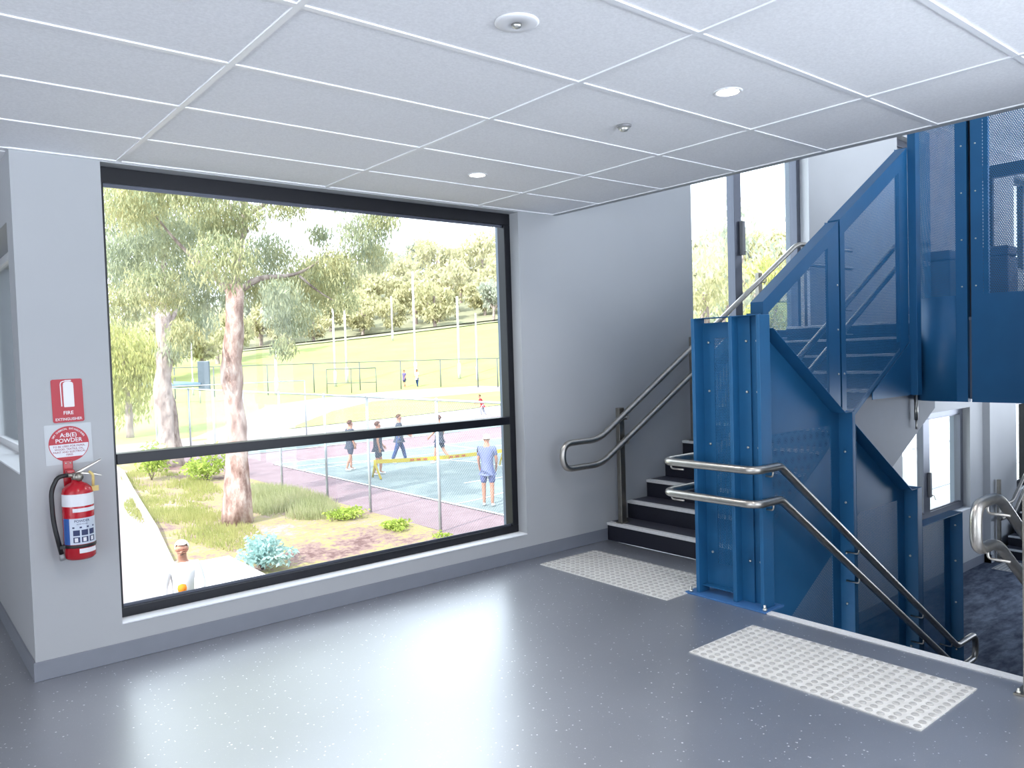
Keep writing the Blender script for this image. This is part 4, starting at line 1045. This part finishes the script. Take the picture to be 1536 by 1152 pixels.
# ---------------- court fence (3 m bays of chain link on tubes)
FX = 9.2; FZ0, FZ1 = -2.12, .68
t = thing('court_fence', 'tall galvanised chain link fence along the near edge of the court', 'fence', (FX, 20, -2.15))
ys = [10.7, 13.75, 16.75, 19.05, 22.0, 24.9, 27.7, 30.4, 33.0, 34.9]
for y in ys:
    m = MB(); m.tube([(FX, y, -2.3), (FX, y, FZ1)], .032, 10); m.lathe([(.04, FZ1), (.03, FZ1+.04), (0, FZ1+.05)], (FX, y, 0), 10); put('post', m, M['pole_grey'], t)
m = MB(); m.tube([(FX, ys[0], FZ1), (FX, ys[-1], FZ1)], .024, 10); put('top_rail', m, M['pole_grey'], t)
for a, b in zip(ys, ys[1:]):
    m = MB(); m.add([(FX+.03, a, FZ0), (FX+.03, b, FZ0), (FX+.03, b, FZ1), (FX+.03, a, FZ1)], [(0,1,2,3)]); put('mesh_panel', m, M['link'], t, uvax=(1, 2))
t = thing('court_fence', 'far side chain link fence of the court running right from the corner post', 'fence', (25, 34.9, -2.15))
for x in (12.5, 15.9):
    m = MB(); m.tube([(x, 34.9, -2.3), (x, 34.9, FZ1)], .03, 8); put('post', m, M['pole_grey'], t)
m = MB(); m.tube([(FX, 34.9, FZ1), (15.9, 34.9, FZ1)], .022, 8); put('top_rail', m, M['pole_grey'], t)
# far oval fence
t = thing('oval_fence', 'thin dark fence running across the foot of the grassy hill', 'fence', (30, 63, -1.1))
op = [(16.5, 68.5), (19.4, 67.6), (22.4, 67.0), (25.9, 64.1), (29.8, 63.5), (33.9, 62.8), (36.7, 60.4), (39.5, 58.2), (40.9, 54.5), (41.6, 52.6), (42.6, 49.5)]
for x, y in op:
    m = MB(); z = gz(x, y); m.tube([(x, y, z-.2), (x, y, 1.4)], .05, 8); put('post', m, M['pole_dark'], t)
m = MB()
for (a, b), (c, d) in zip(op, op[1:]): m.tube([(a, b, 1.38), (c, d, 1.38)], .035, 6)
put('top_rail', m, M['pole_dark'], t)
# gate frame and ball cage
t = thing('football_goal', 'thin grey box-shaped goal on the grass behind the court', 'goal', (31, 58, -1.2))
m = MB(); z = gz(31, 57)
a_, b_, c_ = (29.6, 60.6), (33.0, 58.2), (31.4, 61.4)
for p, q in (((29.6, 60.6), 0), ((33., 58.3), 0), ((31.3, 59.5), 0)):
    m.tube([(p[0], p[1], z), (p[0], p[1], z+2.1)], .04, 6)
m.tube([(29.6, 60.6, z+2.1), (33., 58.3, z+2.1)], .04, 6); m.tube([(29.6, 60.6, z+.9), (33., 58.3, z+.9)], .03, 6); put('frame_tubes', m, M['pole_dark'], t)
for lab, x, y, z1, r in (('tallest white goal post left of centre on the oval', 35.8, 68.9, 11.0, .10), ('tall white goal post right of the hanging branch, second tallest', 42.1, 66.4, 10.2, .10), ('medium white post third from the right on the oval', 44.3, 62.0, 7.45, .10),
    ('short white post beside the tallest goal post', 34.0, 67.8, 6.5, .09), ('rightmost slender white post on the oval', 44.45, 59.3, 5.66, .07), ('slim white post between the gum trunks', 22.3, 72.3, 5.6, .06), ('short white post just right of the large gum trunk', 26.5, 63.7, 2.9, .10), ('distant white post on the top of the grassy ridge', 57.1, 95.8, 10.4, .10)):
    t = thing('goal_post', lab, 'post', (x, y, gz(x, y)))
    m = MB(); m.tube([(x, y, gz(x, y)-.3), (x, y, z1)], r, 10); put('pole', m, M['pole_white'], t)
    m = MB(); m.lathe([(r*1.6, gz(x, y)+.0), (r*1.6, gz(x, y)+1.4), (r, gz(x, y)+1.5)], (x, y, 0), 10); put('post_padding', m, M['pole_white'], t)
# pale blue cover and grey upright
t = thing('sports_cover', 'pale blue rolled cover with upright grey-blue end panel by the far fence', 'cover', (19, 62, gz(19, 62)))
m = MB(); zb = gz(18.9, 62.1)
m.tube([(15.6, 64.7, .15), (17.4, 63.3, .12), (19.6, 61.5, .06)], .2, 14, radii=[.12, .3, .16]); put('rolled_cover', m, M['tarp'], t)
m = MB(); m.box(-.45, .45, -.12, .12, zb+.95, 1.85, tf=Matrix.Translation((19.8, 61.4, 0)) @ Matrix.Rotation(-.7, 4, 'Z')); bevel(put('end_panel', m, M['tarp_dark'], t), .05)
m = MB()
for x, y in ((15.8, 64.5), (17.6, 63.1), (19.5, 61.6)): m.tube([(x, y, gz(x, y)), (x, y, .05)], .05, 8)
put('support_leg', m, M['pole_grey'], t)
# yellow portable net on the court
t = thing('portable_net', 'long low yellow portable net with angled leg on the court', 'sports net', (13.9, 20.8, -2.1))
na, nb = Vector((11.9, 21.3, 0)), Vector((16.1, 20.2, 0)); zt = -1.52
d = (nb-na).normalized(); q = Vector((-d.y, d.x, 0))
m = MB(); vs = []
for k in range(21):
    p = na.lerp(nb, k/20); sag = -.05*math.sin(PI*k/20); vs += [(p.x-q.x*.01, p.y-q.y*.01, zt+sag-.12), (p.x+q.x*.01, p.y+q.y*.01, zt+sag)]
m.add(vs, [(2*k, 2*k+2, 2*k+3, 2*k+1) for k in range(20)]); o = put('yellow_band', m, M['yellow'], t); sm = o.modifiers.new('s', 'SOLIDIFY'); sm.thickness = .02
m = MB()
for k in (5, 6, 7, 11, 12, 13, 16, 17):
    p = na.lerp(nb, (k+.2)/20); p2 = na.lerp(nb, (k+.8)/20); sag = -.05*math.sin(PI*(k+.5)/20)
    m.add([(p.x-q.x*.03, p.y-q.y*.03, zt+sag-.09), (p2.x-q.x*.03, p2.y-q.y*.03, zt+sag-.09), (p2.x-q.x*.03, p2.y-q.y*.03, zt+sag-.03), (p.x-q.x*.03, p.y-q.y*.03, zt+sag-.03)], [(0,1,2,3)])
put('orange_print', m, M['orange'], t)
for e, sgn in ((na, 1), (nb, -1)):
    m = MB(); m.tube([(e.x, e.y, zt), (e.x, e.y, zt-.1), (e.x-q.x*.35+d.x*.1*sgn, e.y-q.y*.35, -2.09)], .035, 8); m.tube([(e.x, e.y, zt-.1), (e.x+q.x*.3, e.y+q.y*.3, -2.09)], .03, 8); put('leg', m, M['yellow'], t)
# pale clad neighbouring building seen through the lower window
t = thing('clad_building', 'white clad neighbouring building outside the lower stair window', 'building', (31, 7.7, -2.2))
m = MB(); m.box(14.7, 48, 6.8, 8.6, -2.6, 3.4); put('clad_wall', m, M['white_clad'], t)
for k in range(5):
    m = MB(); m.box(14.7, 48, 6.79, 6.8, -1.4+k*.9, -1.385+k*.9); put('cladding_joint', m, M['outer'], t)
m = MB(); m.box(19.2, 19.5, 6.77, 6.79, .6, .85); put('red_notice', m, M['orange'], t)

# ================================================================== PEOPLE
def skin_mesh(name, verts, edges, radii, mat, parent, sub=1, root=0):
    me = bpy.data.meshes.new(name); off = parent['_o'] if '_o' in parent else (0,0,0)
    me.from_pydata([tuple(v) for v in verts], edges, []); me.materials.append(M[mat] if isinstance(mat, str) else mat)
    o = bpy.data.objects.new(name, me); COL.objects.link(o); o.parent = parent
    sk = o.modifiers.new('skin', 'SKIN'); sk.use_smooth_shade = True
    for i, r in enumerate(radii):
        v = me.skin_vertices[0].data[i]; v.radius = (r if isinstance(r, tuple) else (r, r)); v.use_root = (i == root)
    ss = o.modifiers.new('sub', 'SUBSURF'); ss.levels = sub; ss.render_levels = sub
    return o
class Sk:
    def __init__(s): s.v = []; s.e = []; s.r = []
    def p(s, co, r, par=None):
        s.v.append(Vector(co)); s.r.append(r)
        if par is not None: s.e.append((par, len(s.v)-1))
        return len(s.v)-1
def person(label, x, y, z, face, h, legs, arms, top, bottom, long_pants=False, hair='hair_dark', longsleeve=False, lean=0., hat=None, bag=None, crouch=0., shoe='white_plastic', detail=True):
    """face: heading angle (deg) of the chest in the xy plane. legs/arms: per side (hip swing deg, knee bend deg) / (swing, out, elbow bend)"""
    t = thing('person', label, 'person', (0, 0, 0)); k = h/1.75
    t['_o'] = [0, 0, 0]
    def D(a): return math.radians(a)
    hipz = .93
    J = {}
    J['pel'] = Vector((0, 0, hipz)); J['spi'] = Vector((0, 0+math.sin(D(lean))*.2, hipz+.2)); J['che'] = J['pel']+Vector((0, math.sin(D(lean))*.42, math.cos(D(lean))*.42))
    J['nek'] = J['pel']+Vector((0, math.sin(D(lean))*.56+.0, math.cos(D(lean))*.57)); J['jaw'] = J['nek']+Vector((0, .025, .075)); J['sku'] = J['nek']+Vector((0, .02, .155)); J['cro'] = J['nek']+Vector((0, .012, .215))
    low = 0
    for i, s in enumerate((-1, 1)):
        sw, kb = legs[i]; hp = Vector((s*.095, 0, hipz-.03)); kn = hp+Vector((s*.01, math.sin(D(sw))*.44, -math.cos(D(sw))*.44)); an = kn+Vector((0, math.sin(D(sw-kb))*.41, -math.cos(D(sw-kb))*.41))
        toe = an+Vector((s*.02, math.cos(D(max(-60, sw-kb)))*.15, -.045-max(0, -math.sin(D(sw-kb)))*.05)); J[f'hp{i}'], J[f'kn{i}'], J[f'an{i}'], J[f'to{i}'] = hp, kn, an, toe
        J[f'he{i}'] = an+Vector((0, -.045, -.04))
        low = min(low, toe.z-.02, an.z-.07)
        asw, out, eb = arms[i]; sh = J['che']+Vector((s*.175, 0, .06)); el = sh+Vector((s*math.sin(D(out))*.28, math.sin(D(asw))*.28, -math.cos(D(asw))*math.cos(D(out))*.28)); wr = el+Vector((-s*math.sin(D(out))*.1, math.sin(D(asw+eb))*.25, -math.cos(D(asw+eb))*.25))
        J[f'sh{i}'], J[f'el{i}'], J[f'wr{i}'] = sh, el, wr
    zmin = min(v.z for kk, v in J.items() if kk[:2] in ('an', 'to', 'he'))-.035
    A = Matrix.Translation((x, y, z)) @ Matrix.Rotation(D(face-90), 4, 'Z') @ Matrix.Scale(k, 4) @ Matrix.Translation((0, 0, -zmin))
    g_ = lambda n, d=(0, 0, 0): A @ (J[n]+Vector(d))
    b = Sk(); R = lambda r: r*k
    pel = b.p(g_('pel'), R(.105)); spi = b.p(g_('spi'), R(.10), pel); che = b.p(g_('che'), R(.112), spi); nek = b.p(g_('nek'), R(.055), che)
    jaw = b.p(g_('jaw'), (R(.066), R(.075)), nek); sku = b.p(g_('sku'), (R(.08), R(.098)), jaw); b.p(g_('cro'), (R(.062), R(.078)), sku)
    nz = b.p(g_('jaw', (0, .095, .045)), R(.014), jaw)
    for s in (-1, 1): b.p(g_('sku', (s*.088, 0, -.035)), R(.016), sku)
    for i, s in enumerate((-1, 1)):
        hp = b.p(g_(f'hp{i}'), R(.088), pel); m1 = b.p(g_(f'hp{i}').lerp(g_(f'kn{i}'), .5), R(.076), hp); kn = b.p(g_(f'kn{i}'), R(.056), m1); cf = b.p(g_(f'kn{i}').lerp(g_(f'an{i}'), .35), R(.056), kn); an = b.p(g_(f'an{i}'), R(.037), cf); to = b.p(g_(f'to{i}'), R(.035), an)
        sh = b.p(g_(f'sh{i}'), R(.058), che); el = b.p(g_(f'el{i}'), R(.041), sh); wr = b.p(g_(f'wr{i}'), R(.028), el)
        dd = (J[f'wr{i}']-J[f'el{i}']).normalized(); side = Vector((0, 1, 0)); side = (side-dd*side.dot(dd)).normalized()
        pa = b.p(A @ (J[f'wr{i}']+dd*.06), (R(.024), R(.034)), wr)
        for q, ln in zip((-.03, -.01, .01, .03), (.05, .066, .07, .06)):
            f1 = b.p(A @ (J[f'wr{i}']+dd*.10+side*q), R(.0095), pa); b.p(A @ (J[f'wr{i}']+dd*(.10+ln)+side*q*1.1+Vector((-s*.02, 0, 0))), R(.008), f1)
        th = b.p(A @ (J[f'wr{i}']+dd*.045+side*.045), R(.010), pa); b.p(A @ (J[f'wr{i}']+dd*.085+side*.06), R(.009), th)
    skin_mesh('body', b.v, b.e, b.r, 'skin', t, 1, pel)
    c = Sk(); lo = c.p(g_('pel', (0, 0, -.12)), R(.15)); pe = c.p(g_('pel', (0, 0, -.02)), R(.162), lo); sp = c.p(g_('spi'), R(.15), pe); ch = c.p(g_('che'), R(.168), sp); c.p(g_('nek', (0, 0, -.05)), R(.075), ch)
    for i in range(2):
        sh = c.p(g_(f'sh{i}'), R(.076), ch); el = g_(f'el{i}')
        if longsleeve: e = c.p(el, R(.06), sh); c.p(el.lerp(g_(f'wr{i}'), .88), R(.045), e)
        else: c.p(g_(f'sh{i}').lerp(el, .75), R(.062), sh)
    skin_mesh('shirt', c.v, c.e, c.r, top, t, 1, pe)
    c = Sk(); up = c.p(g_('pel', (0, 0, .12)), R(.13)); pe = c.p(g_('pel', (0, 0, .0)), R(.148), up)
    for i in range(2):
        hp = c.p(g_(f'hp{i}', (0, 0, -.04)), R(.105), pe)
        if long_pants: kn = c.p(g_(f'kn{i}'), R(.078), hp); c.p(g_(f'kn{i}').lerp(g_(f'an{i}'), .92), R(.062), kn)
        else: c.p(g_(f'hp{i}').lerp(g_(f'kn{i}'), .86), R(.092), hp)
    skin_mesh('trousers' if long_pants else 'shorts', c.v, c.e, c.r, bottom, t, 1, pe)
    for i in range(2):
        c = Sk(); a0 = c.p(g_(f'he{i}', (0, 0, .02)), R(.04)); a1 = c.p(g_(f'he{i}').lerp(g_(f'to{i}'), .55), R(.043), a0); c.p(g_(f'to{i}', (0, .035, 0)), R(.036), a1)
        skin_mesh('shoe', c.v, c.e, c.r, shoe, t, 1, a0)
    hm = MB(); cen = J['sku']
    for iz in range(7):
        for ia in range(16):
            ph = math.radians(-18+108*iz/6); th = 2*PI*ia/16
            front = math.sin(th) > .35
            ph2 = max(ph, math.radians(32)) if front else ph
            p = Vector((.094*math.cos(ph2)*math.cos(th), .112*math.cos(ph2)*math.sin(th)-.006, .10*math.sin(ph2)+.012)); hm.v.append(tuple(A @ (cen+p)))
    for iz in range(6):
        for ia in range(16): hm.f.append((iz*16+ia, iz*16+(ia+1) % 16, (iz+1)*16+(ia+1) % 16, (iz+1)*16+ia)); hm.m.append(0); hm.sm.append(True)
    o = bpy.data.objects.new('hair', hm.mesh('hair', M[hair])); COL.objects.link(o); o.parent = t
    o.modifiers.new('s', 'SOLIDIFY').thickness = .012
    fm = MB()
    for s in (-1, 1): fm.lathe([(0, 0), (.009, .002), (0, .005)], (0, 0, 0), 8, ax='y')
    fm = MB()
    for s in (-1, 1):
        p = A @ (J['jaw']+Vector((s*.03, .088, .075))); fm.tube([p, p+(A.to_3x3() @ Vector((0, .006, 0)))],   .0055*k, 8)
    p0 = A @ (J['jaw']+Vector((-.02, .084, .0))); p1 = A @ (J['jaw']+Vector((.02, .084, .0))); fm.tube([p0, p1], .005*k, 6)
    o = bpy.data.objects.new('eyes_and_mouth', fm.mesh('face', M['hair_dark'])); COL.objects.link(o); o.parent = t
    if hat:
        q = MB(); c0 = cen
        q.lathe([(.16*k, 0), (.10*k, .015*k), (.098*k, .08*k), (.06*k, .115*k), (0, .12*k)], tuple(A @ (c0+Vector((0, 0, .03)))), 20)
        o = bpy.data.objects.new('hat', q.mesh('hat', M[hat])); COL.objects.link(o); o.parent = t
    if bag:
        q = Sk(); a0 = q.p(g_('che', (0, -.2, .03)), (R(.15), R(.1))); q.p(g_('spi', (0, -.2, 0)), (R(.16), R(.12)), a0); skin_mesh('backpack', q.v, q.e, q.r, bag, t, 1, 0)
    return t
for nm, rgb in (('shirt_charcoal', (58,64,80)), ('shorts_navy', (54,60,84)), ('shirt_red', (150,50,54)), ('trousers_navy', (44,64,108)), ('shirt_lavender', (104,112,148)), ('shorts_blue', (86,94,140)), ('shirt_violet', (96,86,128)), ('shirt_white', (196,196,200)), ('pants_grey', (140,140,156)), ('hair_brown', (84,54,46)), ('vest_orange', (214,120,30)), ('red_top', (170,44,58)), ('bag_navy', (60,66,90))):
    M[nm] = simple(nm.replace('_', ' '), rgb, .8, var=.06, scale=6, spec=.2)
GZ = -2.15+.045
person('student in charcoal shirt and shorts standing left of the yellow net, facing right', 12.23, 23.49, GZ, 0, 1.66, [(8, 8), (-10, 12)], [(12, 8, 30), (-6, 8, 25)], 'shirt_charcoal', 'shorts_navy', hair='hair_brown')
person('student in dark shirt and loose shorts at the left end of the yellow net', 12.37, 21.9, GZ, -20, 1.68, [(14, 18), (-8, 8)], [(14, 10, 20), (-8, 8, 20)], 'shirt_charcoal', 'shorts_navy', hair='hair_brown')
person('student in long blue trousers and dark top behind the yellow net', 14.3, 23.8, GZ, -30, 1.72, [(18, 6), (-16, 6)], [(30, 12, 25), (20, 8, 40)], 'shirt_charcoal', 'trousers_navy', long_pants=True, hair='hair_brown')
person('student with backpack and shorts behind the right part of the yellow net', 15.2, 22.6, GZ, 120, 1.66, [(16, 10), (-14, 26)], [(18, 14, 30), (-14, 14, 30)], 'shirt_charcoal', 'shorts_navy', bag='bag_navy', hair='hair_brown')
person('white-haired man in lavender shirt and blue shorts seen from behind near the court fence', 11.56, 15.13, GZ, 48, 1.74, [(4, 4), (-4, 4)], [(8, 10, 20), (8, 10, 20)], 'shirt_lavender', 'shorts_blue', hair='hair_white')
person('person in red top bending forward on the far side of the court at the right', 27.0, 35.6, gz(27, 35.6)+.03, 150, 1.3, [(30, 50), (-10, 20)], [(20, 10, 40), (30, 10, 40)], 'red_top', 'pants_grey', lean=22, long_pants=True, hair='hair_brown')
person('left of two walkers in violet top and dark shorts on the far grass', 37.98, 61.9, gz(37.98, 61.9), 200, 1.66, [(16, 8), (-14, 14)], [(14, 8, 20), (-14, 8, 20)], 'shirt_violet', 'shorts_navy', hair='hair_brown')
person('right of two walkers in pale top and blue trousers on the far grass', 38.89, 61.16, gz(38.89, 61.16), 200, 1.66, [(10, 8), (-12, 12)], [(10, 8, 20), (-10, 8, 20)], 'shirt_white', 'trousers_navy', long_pants=True, hair='hair_brown')
px_, py_ = 3.12, 10.9
person('person in white shirt with an orange bib on the sunlit path below the window', px_, py_, gz(px_, py_)+.05, 250, 1.72, [(6, 6), (-8, 8)], [(20, 14, 50), (16, 14, 50)], 'shirt_white', 'pants_grey', long_pants=True, longsleeve=True, hair='hair_white')
m = MB(); m.lathe([(0, -.06), (.05, -.04), (.06, 0), (.05, .04), (0, .06)], (px_-.08, py_-.22, -1.36), 14); solo('orange_ball', m, M['vest_orange'], 'small orange ball held by the person in white on the sunlit path', 'ball')

# ================================================================== LIGHT
sun = bpy.data.lights.new('sun', 'SUN'); sun.energy = 6.5; sun.angle = .012; sun.color = (1, .96, .9)
so = bpy.data.objects.new('sun', sun); COL.objects.link(so)
so.rotation_euler = Vector((-.74, -.22, .64)).to_track_quat('Z', 'Y').to_euler()
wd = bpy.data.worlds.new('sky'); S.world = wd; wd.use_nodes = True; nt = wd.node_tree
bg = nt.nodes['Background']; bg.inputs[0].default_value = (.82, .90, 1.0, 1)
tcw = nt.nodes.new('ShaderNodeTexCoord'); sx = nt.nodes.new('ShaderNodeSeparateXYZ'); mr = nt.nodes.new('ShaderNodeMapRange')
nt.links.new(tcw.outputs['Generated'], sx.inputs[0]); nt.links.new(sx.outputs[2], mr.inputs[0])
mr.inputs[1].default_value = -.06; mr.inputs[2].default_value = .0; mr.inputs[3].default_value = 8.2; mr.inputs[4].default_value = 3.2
nt.links.new(mr.outputs[0], bg.inputs[1])   # world brightened below the horizon, added to light the ceiling
def portal(x, y, z, sx, sz, rot):
    l = bpy.data.lights.new('portal', 'AREA'); l.shape = 'RECTANGLE'; l.size = sx; l.size_y = sz; l.cycles.is_portal = True
    o = bpy.data.objects.new('portal', l); COL.objects.link(o); o.location = (x, y, z); o.rotation_euler = rot
portal(2.415, 4.9, 1.43, 2.86, 2.46, (-PI/2, 0, 0)); portal(7.0, 4.9, 2.94, 2.07, 2.5, (-PI/2, 0, 0))
portal(11.3, 4.9, -.12, 2.2, 1.5, (-PI/2, 0, 0)); portal(10.56, 4.9, 3.1, .83, 2.3, (-PI/2, 0, 0))
portal(-5.25, -.3, 1.38, 2.45, 5.8, (0, -PI/2, 0)); portal(1.45, -4.25, 1.38, 4.9, 2.45, (PI/2, 0, 0)); portal(.88, 5.9, 1.7, 1.3, 2.1, (0, PI/2, 0))
portal(4.25, -1.7, 1.38, 2.45, 3.8, (0, PI/2, 0)); portal(8.5, .65, 3.45, 8, 1.9, (PI/2, 0, 0)); portal(12.5, .65, .05, 6, 1.5, (PI/2, 0, 0)); portal(16.75, 2.7, 3.4, 1.8, 3.0, (0, PI/2, 0)); portal(16.75, 2.7, -.1, 1.5, 3.0, (0, PI/2, 0))

S.view_settings.view_transform = 'Standard'; S.view_settings.look = 'None'; S.view_settings.gamma = 1; S.view_settings.use_curve_mapping = False
S.view_settings.exposure = 0.45
S.cycles.max_bounces = 10; S.cycles.diffuse_bounces = 5; S.cycles.glossy_bounces = 4; S.cycles.transparent_max_bounces = 24
S.cycles.caustics_reflective = False; S.cycles.caustics_refractive = False; S.cycles.sample_clamp_indirect = 6
for o in bpy.data.objects:
    if '_o' in o: del o['_o']
